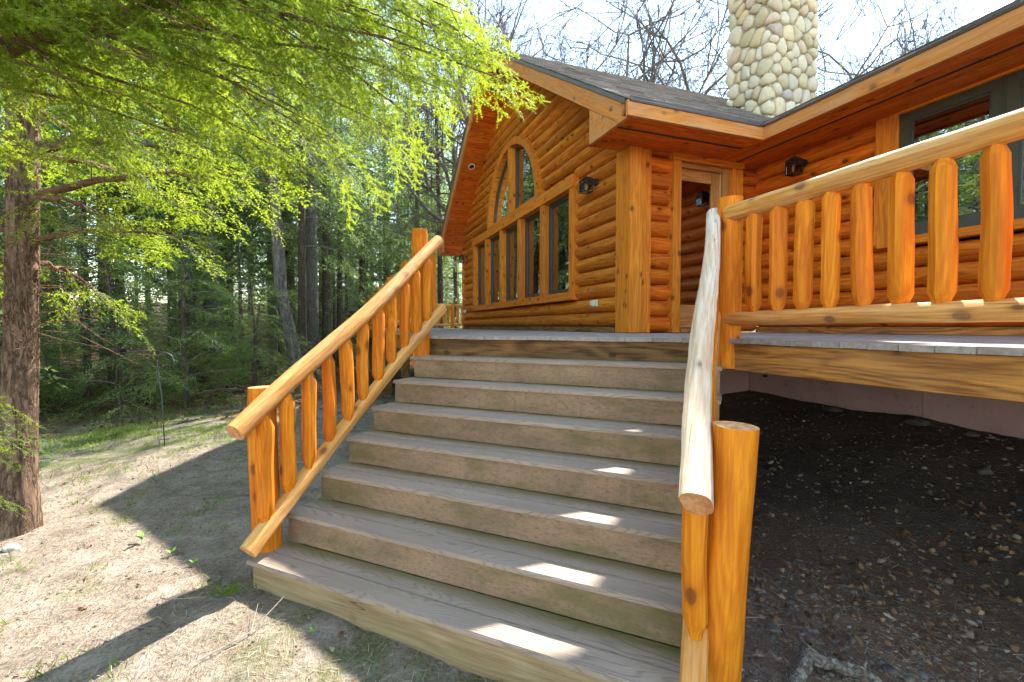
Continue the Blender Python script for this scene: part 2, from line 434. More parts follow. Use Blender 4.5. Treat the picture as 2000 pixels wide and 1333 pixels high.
def leaf_mat(name, a, b, trans, tmix=.5):
    n = NT(name, .5, .3)
    i = n.island()
    nz = n.noise(n.coord((1, 1, 1), rand=True), .9, 3, .6)
    f = n.math('ADD', n.math('MULTIPLY', i, .55), n.math('MULTIPLY', nz, .5))
    col = n.ramp(f, [(.2, a), (.8, b)])
    tcol = n.hsv(trans, .5, 1, n.mapr(i, 0, 1, .7, 1.3))
    tl = n.node('ShaderNodeBsdfTranslucent'); n.l.new(tcol, tl.inputs[0])
    n.inp(n.b.inputs['Base Color'], col)
    mx = n.node('ShaderNodeMixShader'); mx.inputs[0].default_value = tmix
    n.l.new(n.b.outputs[0], mx.inputs[1]); n.l.new(tl.outputs[0], mx.inputs[2]); n.l.new(mx.outputs[0], n.out.inputs[0])
    return n.m
M['needle'] = leaf_mat('hemlock_needles', (.055, .105, .016), (.12, .18, .026), (.39, .49, .030), .60)
M['needle_mid'] = leaf_mat('understory_needles', (.075, .145, .050), (.15, .22, .075), (.42, .56, .14), .55)
M['needle_far'] = leaf_mat('forest_needles', (.060, .115, .055), (.12, .19, .08), (.34, .47, .14), .52)
M['grass'] = leaf_mat('grass_blade', (.09, .16, .02), (.16, .24, .04), (.30, .42, .05), .45)

def ground_mat():
    n = NT('forest_ground', .95, .12)
    tc = n.node('ShaderNodeTexCoord'); P = tc.outputs['Object']
    def mp(sc, rot=0):
        m = n.node('ShaderNodeMapping'); n.l.new(P, m.inputs[0]); m.inputs['Scale'].default_value = sc; m.inputs['Rotation'].default_value = (0, 0, rot); return m.outputs[0]
    big = n.noise(mp((1, 1, 1)), .7, 5, .6)
    mid = n.noise(mp((1, 1, 1)), 5, 6, .68, .4)
    fine = n.noise(mp((1, 1, 1)), 42, 5, .7)
    s1 = n.noise(mp((90, 9, 1), .6), 1, 3, .6, .5); s2 = n.noise(mp((90, 9, 1), -.5), 1, 3, .6, .5); s3 = n.noise(mp((80, 8, 1), 1.5), 1, 3, .6, .5)
    need = n.math('MAXIMUM', n.math('MAXIMUM', s1, s2), s3)
    f = n.math('ADD', n.math('MULTIPLY', mid, .5), n.math('ADD', n.math('MULTIPLY', fine, .3), n.math('MULTIPLY', big, .2)))
    col = n.ramp(f, [(.32, (.095, .078, .062)), (.5, (.29, .235, .188)), (.66, (.50, .425, .355))])
    col = n.mix(n.mapr(need, .62, .72, 0, .65), col, (.40, .285, .19))
    col = n.mix(n.mapr(fine, .30, .42, .7, 0), col, (.06, .042, .032))
    sx = n.node('ShaderNodeSeparateXYZ'); n.l.new(P, sx.inputs[0])
    x, y = sx.outputs[0], sx.outputs[1]
    # dark gravelly soil beside the deck, with the shade beneath it painted in
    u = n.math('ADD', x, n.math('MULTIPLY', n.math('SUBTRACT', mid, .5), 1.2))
    soil_shade = n.mapr(u, 1.3, 2.6, 0, 1)
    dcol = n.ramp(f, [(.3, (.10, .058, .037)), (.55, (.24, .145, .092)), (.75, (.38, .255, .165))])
    dcol = n.mix(n.mapr(u, 2.4, 3.4, 0, .85), dcol, n.ramp(f, [(.3, (.045, .038, .034)), (.55, (.10, .083, .072)), (.75, (.19, .16, .14))]))  # darker grey toward the house: deep shade under the deck put into the colour
    col = n.mix(soil_shade, col, dcol)
    # green moss and short grass at the edge of the wood
    dx = n.math('DIVIDE', n.math('SUBTRACT', x, -3.2), 2.6); dy = n.math('DIVIDE', n.math('SUBTRACT', y, 8.2), 2.2)
    d2 = n.math('ADD', n.math('MULTIPLY', dx, dx), n.math('MULTIPLY', dy, dy))
    gm = n.math('MULTIPLY', n.mapr(d2, .35, 1.2, 1, 0), n.mapr(n.noise(mp((1, 1, 1)), 2.2, 5, .65), .40, .6, 0, 1))
    col = n.mix(n.math('MULTIPLY', gm, .85), col, n.ramp(fine, [(.3, (.055, .085, .016)), (.7, (.15, .20, .04))]))
    # thin moss on the ground along the lowest step
    mv = n.math('ADD', x, y); mo = n.math('MULTIPLY', n.math('MULTIPLY', n.mapr(mv, 1.5, 2.0, 0, 1), n.mapr(mv, 2.75, 2.45, 0, 1)), n.math('MULTIPLY', n.mapr(n.math('SUBTRACT', x, y), -3.4, -2.6, 0, 1), n.mapr(n.noise(mp((1, 1, 1)), 3.5, 5, .65), .38, .56, 0, .75)))
    col = n.mix(mo, col, n.ramp(fine, [(.3, (.06, .075, .02)), (.7, (.17, .19, .06))]))
    gm2 = n.mapr(n.noise(mp((1, 1, 1)), 1.1, 5, .6), .60, .72, 0, .6)
    col = n.mix(gm2, col, (.15, .17, .06))
    # leaf litter of the woods farther off
    far = n.mapr(n.math('SUBTRACT', y, n.math('MULTIPLY', x, .15)), 8.5, 12, 0, 1)
    lcol = n.ramp(n.noise(mp((1, 1, 1)), 9, 6, .7), [(.3, (.06, .036, .022)), (.6, (.17, .105, .065)), (.8, (.30, .21, .14))])
    col = n.mix(far, col, lcol)
    nb = n.bump(mid, .06, .8); nb = n.bump(n.math('ADD', fine, n.math('MULTIPLY', need, .8)), .02, 1.0, nb)
    return n.done(col, nb)
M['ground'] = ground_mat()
def litter_mat(name, stops, rough=.95, bumpy=0):
    n = NT(name, rough, .08)
    col = n.ramp(n.island(), stops)
    col = n.mix(n.mapr(n.noise(n.coord((1, 1, 1)), 40, 4, .6), .4, .7, 0, .4), col, n.hsv(col, .5, 1, .6))
    return n.done(col)
M['leaf'] = litter_mat('dead_leaf', [(0, (.10, .048, .026)), (.3, (.20, .11, .055)), (.6, (.30, .19, .10)), (.85, (.17, .075, .055)), (1, (.36, .27, .17))])
M['pebble'] = litter_mat('pebble_grey_tan', [(0, (.09, .085, .08)), (.3, (.16, .135, .105)), (.55, (.23, .18, .125)), (.75, (.14, .095, .08)), (.93, (.34, .30, .24)), (1, (.12, .12, .115))])
M['dead_needle'] = litter_mat('dead_needle', [(0, (.11, .055, .03)), (.3, (.24, .13, .07)), (.6, (.42, .28, .17)), (1, (.62, .52, .40))])
M['fieldstone'] = simple('field_stone', (.10, .085, .078), .8, .2, 0, .35, 12, .004)
M['root'] = bark_mat('bleached_wood', (.20, .16, .12), (.46, .40, .33), (14, 14, 14), .008)
M['paving'] = simple('pale_field_stone', (.34, .31, .27), .8, .2, 0, .3, 14, .004)

# ------------------------------------------------------------------ ground
def ss(a, b, x):
    t = np.clip((np.asarray(x, float) - a) / (b - a), 0, 1); return t * t * (3 - 2 * t)
def gz(x, y):
    x = np.asarray(x, float); y = np.asarray(y, float)
    rise = .62 * ss(2.5, 5.3, x)
    n = .018 * np.sin(1.7*x + .6*y + 1) + .014 * np.sin(2.9*y - 1.3*x) + .009 * np.sin(5.1*x + 4.3*y) + .006 * np.sin(9.7*x - 7.1*y + 2)
    far = .05 * np.sin(.31*x + 1.2) * np.sin(.27*y) * ss(8, 20, np.hypot(x, y))
    dip = -.05 * ss(-1.5, -4, x)
    fwd = .05 * ss(1.9, .7, y + x * .35) * ss(1.8, .3, x)
    r = np.hypot(x, y); hill = .085 * np.clip(r - 24, 0, 60) * ss(24, 34, r)
    return rise + n + far + dip + fwd + hill - .005
def axis_pts(lo, hi, fine, far):
    a = list(np.arange(lo, hi + 1e-6, fine)); d = fine; x = hi
    while x < far: d *= 1.22; x += d; a.append(x)
    d = fine; x = lo
    while x > -far: d *= 1.22; x -= d; a.insert(0, x)
    return np.array(a)
gx = axis_pts(-6, 6.5, .09, 700); gy = axis_pts(-1, 11, .09, 700)
GX, GY = np.meshgrid(gx, gy, indexing='ij')
GZ = gz(GX, GY) + np.where((GX > -6) & (GX < 6.5) & (GY > -1) & (GY < 11), rng.normal(0, .0035, GX.shape), 0)
nx, ny = GX.shape
idx = np.arange(nx * ny).reshape(nx, ny)
gf = np.stack([idx[:-1, :-1], idx[1:, :-1], idx[1:, 1:], idx[:-1, 1:]], -1).reshape(-1, 4)
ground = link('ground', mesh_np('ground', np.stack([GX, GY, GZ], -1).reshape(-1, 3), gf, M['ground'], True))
tag(ground, 'needle strewn bare soil in front of the stairs', None, None, 'structure')

# ------------------------------------------------------------------ the log house
XG, YD, XR, YF = 3.33, 4.83, 5.35, 13.1      # gable wall plane, door wall plane, wing wall plane, far corner
DZ = 1.44                                     # deck level
EZ = 3.83; EY = 4.05; EX = 4.57; RK = 2.75    # eave height, eave lines, rake plane
SL = .66; YM = (YD + YF) / 2; PZ = EZ + SL * (YM - EY); FY = 2 * YM - EY
house = empty('log_house', (XG, YD, DZ))
tag(house, 'orange stained log house with stone chimney behind the deck', 'house')

def log_piece(p0, p1, out, h, mat, parent, seed, proud=.085, back=.06):
    """half round log siding; p0->p1 lower edge line, out = outward unit vector"""
    g = np.random.default_rng(seed)
    p0 = Vector(p0); p1 = Vector(p1); out = Vector(out)
    x = (p1 - p0); L = x.length; x.normalize(); z = Vector((0, 0, 1))
    Mx = Matrix(((x.x, out.x, 0, p0.x), (x.y, out.y, 0, p0.y), (x.z, out.z, 1, p0.z), (0, 0, 0, 1)))
    prof = [(-back, .0), (-.012, .0), (.022, .012), (.052, .035), (.074, .066), (proud, .10), (.078, .132), (.058, .163), (.028, .187), (-.008, .199), (-back, .199)]
    n = max(2, int(L / .35) + 1); V = []; F = []; k = len(prof)
    ph = g.uniform(0, 6.28, 4)
    for i in range(n):
        xx = L * i / (n - 1)
        w = 1 + .05 * math.sin(xx * 2.3 + ph[0]) + .03 * math.sin(xx * 6.1 + ph[1])
        for j, (o, zz) in enumerate(prof):
            oo = o * w if o > 0 else o
            V.append((xx, oo, zz * h / .2 + (.003 * math.sin(xx * 3 + ph[2]) if 1 < j < k - 2 else 0)))
    flip = x.cross(out).z < 0
    for i in range(n-1):
        for j in range(k):
            f = [i*k+j, i*k+(j+1) % k, (i+1)*k+(j+1) % k, (i+1)*k+j]
            F.append(f if flip else f[::-1])
    F += [list(range(k)), [(n-1)*k+j for j in range(k)]]
    me = mesh_np('log', V, F, mat); smooth_by_angle(me, 50)
    return link('log', me, Mx, parent)

# gable wall: courses cut round the window band and the arched window, following the roof
gwall = empty('gable_wall', (XG, YD, DZ)); gwall.parent = house; gwall.matrix_basis = WM[house].inverted() @ WM[gwall]
aabb('base_board', (XG - .035, YD + .3, DZ + .002), (XG + .05, YF - .02, DZ + .075), M['band_dark'], gwall)
WY0, WY1, WZ0, WZ1 = 6.22, 11.86, 1.93, 3.80
AC, AR = (WY0 + WY1) / 2, 1.52
c = 0; z = DZ + .075
while z < PZ - .35:
    zt = z + .2; zm = z + .1
    lo, hi = YD + .245, YF - .06
    if zt > EZ - .1:
        d = (zt + .10 - EZ) / SL; lo = max(lo, EY + d); hi = min(hi, FY - d)
    segs = [(lo, hi)]
    if WZ0 - .14 < z and zt < WZ1 + .12 or (WZ0 < zm < WZ1): segs = [(lo, WY0 + .03), (WY1 - .03, hi)]
    elif zm > WZ1 and zm < WZ1 - .02 + AR:
        hw = math.sqrt(max(0, (AR - .06) ** 2 - (min(zm, WZ1 + AR) - WZ1 + .02) ** 2))
        if hw > .05: segs = [(lo, AC - hw), (AC + hw, hi)]
    for (a, b) in segs:
        if b - a < .06: continue
        log_piece((XG + .045, b, z), (XG + .045, a, z), (-1, 0, 0), .2, M['log'], gwall, 100 + c); c += 1
    z = zt
# corner boards
aabb('corner_post', (XG - .065, YD - .075, DZ + .004), (XG + .115, YD + .245, EZ - .14), M['trim'], house, .008)
aabb('corner_board', (XG + .118, YD - .045, DZ + .004), (XG + .26, YD + .02, EZ - .14), M['trim'], house)
aabb('corner_board', (XG - .03, YF - .055, DZ + .004), (XG + .06, YF + .07, EZ - .14), M['trim'], house)
# door wall
dwall = empty('door_wall', (XG, YD, DZ)); dwall.parent = house; dwall.matrix_basis = WM[house].inverted() @ WM[dwall]
z = DZ + .01; c = 0
while z < EZ - .12:
    h = min(.2, EZ - .12 - z)
    if h > .05:
        log_piece((3.575, YD + .045, z), (3.905, YD + .045, z), (0, -1, 0), h, M['log2'], dwall, 300 + c)
        log_piece((5.04, YD + .045, z), (5.36, YD + .045, z), (0, -1, 0), h, M['log2'], dwall, 350 + c)
    c += 1; z += .2
# wing wall
wwall = empty('wing_wall', (XR, YD, DZ)); wwall.parent = house; wwall.matrix_basis = WM[house].inverted() @ WM[wwall]
aabb('base_board', (XR - .05, -2.6, DZ + .002), (XR + .05, YD - .06, DZ + .075), M['band'], wwall)
z = DZ + .075; c = 0
while z < EZ - .12:
    zt = z + .2; h = min(.2, EZ - .12 - z)
    segs = [(-2.6, YD - .02)]
    if zt > 2.36 and z < 3.8: segs = [(3.20, YD - .02), (-2.6, .62)]
    for (a, b) in segs:
        if h > .05: log_piece((XR + .045, b, z), (XR + .045, a, z), (-1, 0, 0), h, M['log2'], wwall, 400 + c); c += 1
    z = zt

# window builder: rectangular sash in a plane of constant x
def sash(name, y0, y1, z0, z1, x, parent, fw=.055, blind=False):
    w = empty(name, (x, (y0 + y1) / 2, z0)); w.parent = parent; w.matrix_basis = WM[parent].inverted() @ WM[w]
    m = MB()
    for a, b in (((x, y0, z0), (x + .06, y0 + fw, z1)), ((x, y1 - fw, z0), (x + .06, y1, z1)), ((x, y0 + fw, z0), (x + .06, y1 - fw, z0 + fw * 1.25)), ((x, y0 + fw, z1 - fw), (x + .06, y1 - fw, z1))): m.box(a, b)
    # inner glazing bead
    i = fw; t = .018
    for a, b in (((x + .018, y0 + i, z0 + i*1.25), (x + .05, y0 + i + t, z1 - i)), ((x + .018, y1 - i - t, z0 + i*1.25), (x + .05, y1 - i, z1 - i)), ((x + .018, y0 + i + t, z0 + i*1.25), (x + .05, y1 - i - t, z0 + i*1.25 + t)), ((x + .018, y0 + i + t, z1 - i - t), (x + .05, y1 - i - t, z1 - i))): m.box(a, b)
    m.obj('frame', M['frame'], w)
    MB().box((x + .032, y0 + i + t, z0 + i*1.25 + t), (x + .038, y1 - i - t, z1 - i - t)).obj('pane', M['glass'], w)
    if blind:
        m = MB(); zz = z0 + .1
        while zz < z1 - .1:
            m.add([(x + .10, y0 + .06, zz), (x + .10, y1 - .06, zz), (x + .135, y1 - .06, zz + .018), (x + .135, y0 + .06, zz + .018)], [[0, 1, 2, 3]]); zz += .032
        b = m.obj('blind', M['blind'], w); b['kind'] = 'stuff'
    return w
# window band of the gable: sill, head, jambs, five sashes
aabb('window_head', (XG - .085, WY0 - .01, WZ1 - .19), (XG + .06, WY1 + .01, WZ1), M['trim'], house)
aabb('window_sill', (XG - .11, WY0 - .03, WZ0 - .01), (XG + .12, WY1 + .03, WZ0 + .115), M['trim'], house)
pitch = (WY1 - WY0 - .13) / 5
for i in range(6):
    y = WY0 + pitch * i
    aabb('window_jamb', (XG - .072, y, WZ0 + .117), (XG + .13, y + .13, WZ1 - .192), M['trim'], house)
for i in range(5):
    sash('window', WY0 + pitch * i + .132, WY0 + pitch * (i + 1) - .002, WZ0 + .118, WZ1 - .193, XG + .045, house, .05, blind=(i in (1, 2, 3)))
# arched window
arch = empty('arched_window', (XG, AC, WZ1)); arch.parent = house; arch.matrix_basis = WM[house].inverted() @ WM[arch]
def arc(r, a0, a1, n): return [(AC + r * math.cos(a0 + (a1 - a0) * i / n), WZ1 + r * math.sin(a0 + (a1 - a0) * i / n)) for i in range(n + 1)]
def ring(r0, r1, a0, a1, n, x0, x1, name, mat, parent):
    po = arc(r1, a0, a1, n) + arc(r0, a1, a0, n)
    k = len(po); V = [(x0, p[0], p[1]) for p in po] + [(x1, p[0], p[1]) for p in po]; F = []
    for i in range(n):
        F += [[i, i+1, k-2-i, k-1-i], [k+k-1-i, k+k-2-i, k+i+1, k+i]]
    F += [[i, (i+1) % k, k + (i+1) % k, k + i][::-1] for i in range(k)]
    return link(name, mesh_np(name, V, F, mat), None, parent)
for i in range(5):
    g = .004
    ring(AR - .14, AR, math.pi * i / 5 + g, math.pi * (i + 1) / 5 - g, 7, XG - .08, XG + .13, 'arch_casing', M['trim'], arch)
aabb('centre_mullion', (XG - .072, AC - .075, WZ1 + .002), (XG + .13, AC + .075, WZ1 + AR - .142), M['trim'], arch)
aabb('arch_sill', (XG - .076, AC - AR + .142, WZ1 + .002), (XG + .128, AC - .077, WZ1 + .05), M['trim'], arch)
aabb('arch_sill', (XG - .076, AC + .077, WZ1 + .002), (XG + .128, AC + AR - .142, WZ1 + .05), M['trim'], arch)
for s in (-1, 1):
    r1 = AR - .145; r0 = r1 - .05
    a0, a1 = (0.036, math.pi / 2 - .058) if s > 0 else (math.pi / 2 + .058, math.pi - .036)
    ring(r0, r1, a0, a1, 12, XG + .045, XG + .10, 'frame', M['frame'], arch)
    yi = AC + s * .08
    m = MB(); m.box((XG + .046, min(yi, yi + s * .05), WZ1 + .052), (XG + .099, max(yi, yi + s * .05), WZ1 + r0 - .01))
    m.box((XG + .046, min(yi + s * .052, AC + s * (r0 - .01)), WZ1 + .052), (XG + .099, max(yi + s * .052, AC + s * (r0 - .01)), WZ1 + .10))
    m.obj('frame', M['frame'], arch)
    pts = arc(r0 + .005, 0.07, math.pi / 2 - .095, 12); pts = [(AC + s * (p[0] - AC), p[1]) for p in pts]
    pts = pts + [(AC + s * .125, WZ1 + .09)]
    V = [(XG + .075, p[0], p[1]) for p in pts]; k = len(V); V += [(XG + .080, p[0], p[1]) for p in pts]
    F = [list(range(k)), list(range(k, 2*k))[::-1]] + [[i, (i+1) % k, k + (i+1) % k, k + i] for i in range(k)]
    link('pane', mesh_np('pane', V, F, M['glass']), None, arch)
# wing windows
aabb('window_casing', (XR - .06, 3.092, 2.335), (XR + .06, 3.30, EZ - .13), M['trim'], house, axis=2)
aabb('window_apron', (XR - .066, .55, 2.335), (XR + .06, 3.09, 2.418), M['trim'], house)
aabb('window_head', (XR - .064, .55, 3.655), (XR + .06, 3.09, EZ - .13), M['trim'], house)
for k in range(3):
    y1 = 3.088 - k * .80
    w = sash('window', y1 - .785, y1, 2.42, 3.652, XR - .035, house, .085)
    aabb('mull_strip', (XR - .05, y1 - .799, 2.42), (XR + .04, y1 - .787, 3.652), M['frame'], house, 0)
# door with casing
dr = empty('glazed_door', (4.38, YD, DZ)); dr.parent = house; dr.matrix_basis = WM[house].inverted() @ WM[dr]
aabb('casing', (3.90, YD - .075, DZ + .004), (4.02, YD + .09, 3.60), M['trim'], dr)
aabb('casing', (4.86, YD - .072, DZ + .004), (5.03, YD + .09, 3.60), M['trim'], dr)
aabb('head_casing', (3.885, YD - .082, 3.602), (5.045, YD + .09, EZ - .135), M['trim'], dr)
aabb('jamb', (4.745, YD - .02, DZ + .06), (4.857, YD + .095, 3.598), M['door_wood'], dr)
aabb('head_jamb', (4.022, YD - .02, 3.545), (4.743, YD + .095, 3.598), M['door_wood'], dr)
aabb('threshold', (4.022, YD - .09, DZ + .004), (4.857, YD + .09, DZ + .058), M['band'], dr)
y0, y1 = YD + .035, YD + .08
aabb('stile', (4.026, y0, DZ + .064), (4.075, y1, 3.541), M['door_wood'], dr)
aabb('stile', (4.60, y0, DZ + .064), (4.741, y1, 3.541), M['door_wood'], dr)
aabb('top_rail', (4.077, y0 + .002, 3.40), (4.598, y1, 3.541), M['door_wood'], dr)
aabb('bottom_rail', (4.077, y0 + .002, DZ + .064), (4.598, y1, 1.80), M['door_wood'], dr)
MB().box((4.077, y0 + .018, 1.802), (4.598, y0 + .024, 3.398)).obj('pane', M['glass'], dr)
MB().box((4.63, y0 - .012, 2.40), (4.67, y0 - .001, 2.62)).box((4.59, y0 - .05, 2.50), (4.67, y0 - .03, 2.525)).box((4.645, y0 - .03, 2.503), (4.662, y0 - .012, 2.522)).obj('door_handle', M['black_metal'], dr)
MB().box((4.742, y0 - .004, DZ + .064), (4.7445, y1, 3.541)).obj('weather_strip', M['cream'], dr)
# dim interior shell
m = MB()
def quad(a, b, c_, d): m.add([a, b, c_, d], [[0, 1, 2, 3]])
quad((4.6, 5.2, 1.3), (4.6, 13, 1.3), (4.6, 9, 6.3), (4.6, 5.2, 3.8)); quad((3.5, 5.05, 1.5), (4.6, 5.05, 1.5), (4.6, 5.05, 3.75), (3.5, 5.05, 3.75)); quad((3.5, 13, 1.5), (4.6, 13, 1.5), (4.6, 13, 3.6), (3.5, 13, 3.6))
quad((3.47, 5, 1.6), (4.6, 5, 1.6), (4.6, 13, 1.6), (3.47, 13, 1.6))
quad((3.95, 6.3, 1.3), (4.9, 6.3, 1.3), (4.9, 6.3, 3.7), (3.95, 6.3, 3.7)); quad((7, -2.5, 1.3), (7, 4.7, 1.3), (7, 4.7, 3.8), (7, -2.5, 3.8)); quad((5.45, 4.72, 1.3), (7, 4.72, 1.3), (7, 4.72, 3.8), (5.45, 4.72, 3.8)); quad((5.45, -2.5, 1.5), (7, -2.5, 1.5), (7, 4.7, 1.5), (5.45, 4.7, 1.5))
quad((5.0, 4.95, 1.3), (5.0, 6.3, 1.3), (5.0, 6.3, 3.8), (5.0, 4.95, 3.8)); quad((3.9, 4.95, 3.75), (5, 4.95, 3.75), (5, 6.3, 3.75), (3.9, 6.3, 3.75)); quad((5.42, -2.5, 3.74), (7, -2.5, 3.74), (7, 4.7, 3.74), (5.42, 4.7, 3.74))
m.obj('interior_shell', M['interior'], house)

# roof: two gable slopes, wing slope
def slab(name, poly, th, mat, parent):
    n = len(poly); nrm = (Vector(poly[1]) - Vector(poly[0])).cross(Vector(poly[2]) - Vector(poly[0])).normalized()
    V = [Vector(p) for p in poly] + [Vector(p) - nrm * th for p in poly]
    F = [list(range(n)), list(range(n, 2*n))[::-1]] + [[i, n + i, n + (i+1) % n, (i+1) % n] for i in range(n)]
    return link(name, mesh_np(name, V, F, mat), None, parent)
WS = .40; XRDG = 10.0; WPZ = EZ + WS * (XRDG - EX)
roof = empty('roof', (XG, YM, EZ)); roof.parent = house; roof.matrix_basis = WM[house].inverted() @ WM[roof]
t0 = .028
slab('roof_deck', [(RK, EY, EZ), (13, EY, EZ), (13, YM, PZ), (RK, YM, PZ)], .03, M['brown_metal'], roof)
slab('roof_deck', [(RK, YM, PZ), (13, YM, PZ), (13, FY, EZ), (RK, FY, EZ)], .03, M['brown_metal'], roof)
slab('roof_deck', [(EX, -3.2, EZ), (XRDG, -3.2, WPZ), (XRDG, 7.5, WPZ), (EX, 7.5, EZ)][::-1], .03, M['brown_metal'], roof)
slab('roof_deck', [(XRDG, -3.2, WPZ), (15.4, -3.2, EZ), (15.4, 7.5, EZ), (XRDG, 7.5, WPZ)][::-1], .03, M['brown_metal'], roof)
# shingles: overlapping tabs with uneven lengths on the slope that shows, courses only elsewhere
def shingles(name, O, U, D, L, H, seed, parent, expo=.14, tabw=.3):
    """O eave corner, U along the eave, D up the slope"""
    g = np.random.default_rng(seed); O = np.array(O); U = np.array(U, float); D = np.array(D, float)
    N = np.cross(U, D); N /= np.linalg.norm(N)
    if N[2] < 0: N = -N
    V = []; F = []
    for r in range(int(H / expo)):
        u = -g.uniform(0, tabw)
        while u < L:
            w = g.uniform(.5, 1.2) * tabw; a, b = max(u, 0), min(u + w - .006, L); u += w
            if b - a < .02: continue
            lo = r * expo - (.02 if r == 0 else g.uniform(0, .012)); hi = (r + 1) * expo + .03; t = g.uniform(.010, .018)
            base = len(V)
            for (p, q, h) in ((a, lo, t), (b, lo, t), (b, hi, .002), (a, hi, .002), (a, lo, .001), (b, lo, .001)): V.append(O + U * p + D * q + N * h)
            F += [[base, base+1, base+2, base+3], [base+4, base+5, base+1, base], [base+4, base, base+3, base+3][:3] + [base+3], [base+5, base+2, base+1, base+1][:3] + [base+1]]
    F = [[f[0], f[1], f[2]] if len(set(f)) == 3 else f for f in F]
    o = link(name, mesh_np(name, V, F, M['shingle']), None, parent); o['kind'] = 'stuff'
    return o
sl = np.array([0, 1, SL]) / math.hypot(1, SL)
shingles('shingle_field', (RK - .05, EY - .02, EZ - .01), (1, 0, 0), sl, 7.2, math.hypot(YM - EY, PZ - EZ) + .02, 5, roof)
shingles('shingle_field', (RK - .05, FY + .02, EZ - .01), (1, 0, 0), np.array([0, -1, SL]) / math.hypot(1, SL), 7.2, math.hypot(YM - EY, PZ - EZ) + .02, 6, roof, .28, .6)
shingles('shingle_field', (EX - .02, -3.2, EZ - .01), (0, 1, 0), np.array([1, 0, WS]) / math.hypot(1, WS), 9.0, 5.8, 7, roof, .14, .3)
# rake boards with drip edge, eave return and sloping soffit of planks
rl = math.hypot(YM - EY, PZ - EZ)
for s in (0, 1):
    ya, yb = (EY, YM) if s == 0 else (FY, YM)
    nrm = Vector((0, -SL if s == 0 else SL, 1)).normalized()
    a = Vector((RK, ya, EZ)); b = Vector((RK, yb, PZ))
    off = -nrm * .145
    board('rake_board', a + off + Vector((-.002, 0, 0)) + (b-a).normalized()*.02, b + off, .045, .185, M['fascia'], roof, nrm)
    board('rake_drip_edge', a - nrm * .026 + Vector((-.014, 0, 0)), b - nrm * .026 + Vector((-.014, 0, 0)), .05, .046, M['grey_metal'], roof, nrm, 0)
    # planks
    d = (b - a).normalized(); sp = empty('rake_soffit', a); sp.parent = roof; sp.matrix_basis = WM[roof].inverted() @ WM[sp]
    q = .02 if s else .7
    while q < rl - .05:
        c0 = a + d * (q + .068) - nrm * .215
        aa = MB().box((RK + .022 - RK, -.064, -.008), (XG + .07 - RK, .064, .008)).mesh('plank', M['soffit'])
        Mx = Matrix(((1, 0, 0, RK), (0, d.y, nrm.y, c0.y), (0, d.z, nrm.z, c0.z), (0, 0, 0, 1)))
        bevel(aa, .003); link('plank', aa, Mx, sp)
        q += .138
# eave return (triangular cheek at the near and far corner)
for s in (0, 1):
    def yy(v): return v if s == 0 else 2 * YM - v
    po = [(yy(EY + .01), EZ - .19), (yy(YD - .02), EZ - .19), (yy(YD - .02), EZ - .19 + SL * (YD - EY) - .03), ]
    V = [(RK - .018, p[0], p[1]) for p in po] + [(RK + .02, p[0], p[1]) for p in po]
    link('eave_return', mesh_np('eave_return', V, [[0, 1, 2][::(-1 if s == 0 else 1)], [3, 4, 5], [0, 1, 4, 3], [1, 2, 5, 4], [2, 0, 3, 5]], M['fascia']), None, roof)
# eave fascia + drip edge + soffit with vent strip
aabb('eave_fascia', (RK - .022, EY - .022, EZ - .175), (EX - .022, EY + .022, EZ - .012), M['fascia'], roof)
aabb('eave_fascia', (EX - .022, -3.2, EZ - .175), (EX + .022, EY + .022, EZ - .012), M['fascia'], roof)
aabb('eave_drip_edge', (RK, EY - .036, EZ - .035), (EX - .04, EY - .024, EZ + .016), M['brown_metal'], roof, 0)
aabb('eave_drip_edge', (EX - .036, -3.2, EZ - .035), (EX - .024, EY - .03, EZ + .016), M['brown_metal'], roof, 0)
aabb('eave_fascia', (RK + .024, FY - .022, EZ - .175), (9, FY + .022, EZ - .012), M['fascia'], roof)
SZ = EZ - .15
sof = empty('eave_soffit', (XG, EY, SZ)); sof.parent = roof; sof.matrix_basis = WM[roof].inverted() @ WM[sof]
def soffit_run(axis, a0, a1, e0, vent_at):
    w = .138; q = 0; i = 0
    while q < .80:
        if i == vent_at:
            lo, hi = q, q + .05; mat, nm, zz = M['vent'], 'vent_strip', .004
        else:
            lo, hi = q, q + w - .002; mat, nm, zz = M['soffit'], 'plank', 0
        aend = a1 + (e0 + hi if axis == 1 else 0) * 0
        if axis == 0: p0, p1 = (a0, e0 + lo, SZ + zz), (a1, e0 + hi, SZ + .014 + zz)
        else: p0, p1 = (e0 + lo, a0, SZ + zz - .003), (e0 + hi, a1, SZ + .011 + zz)
        aabb(nm, p0, p1, mat, sof, .002 if nm == 'plank' else 0)
        q = hi + .002; i += 1
soffit_run(0, RK + .03, EX + .30, EY + .024, 2)
soffit_run(1, -3.2, YD + .02, EX + .024, 2)
aabb('soffit_mitre', (EX - .0, EY + .01, SZ - .012), (EX + .02, EY + .03, SZ + .01), M['soffit'], sof, 0)
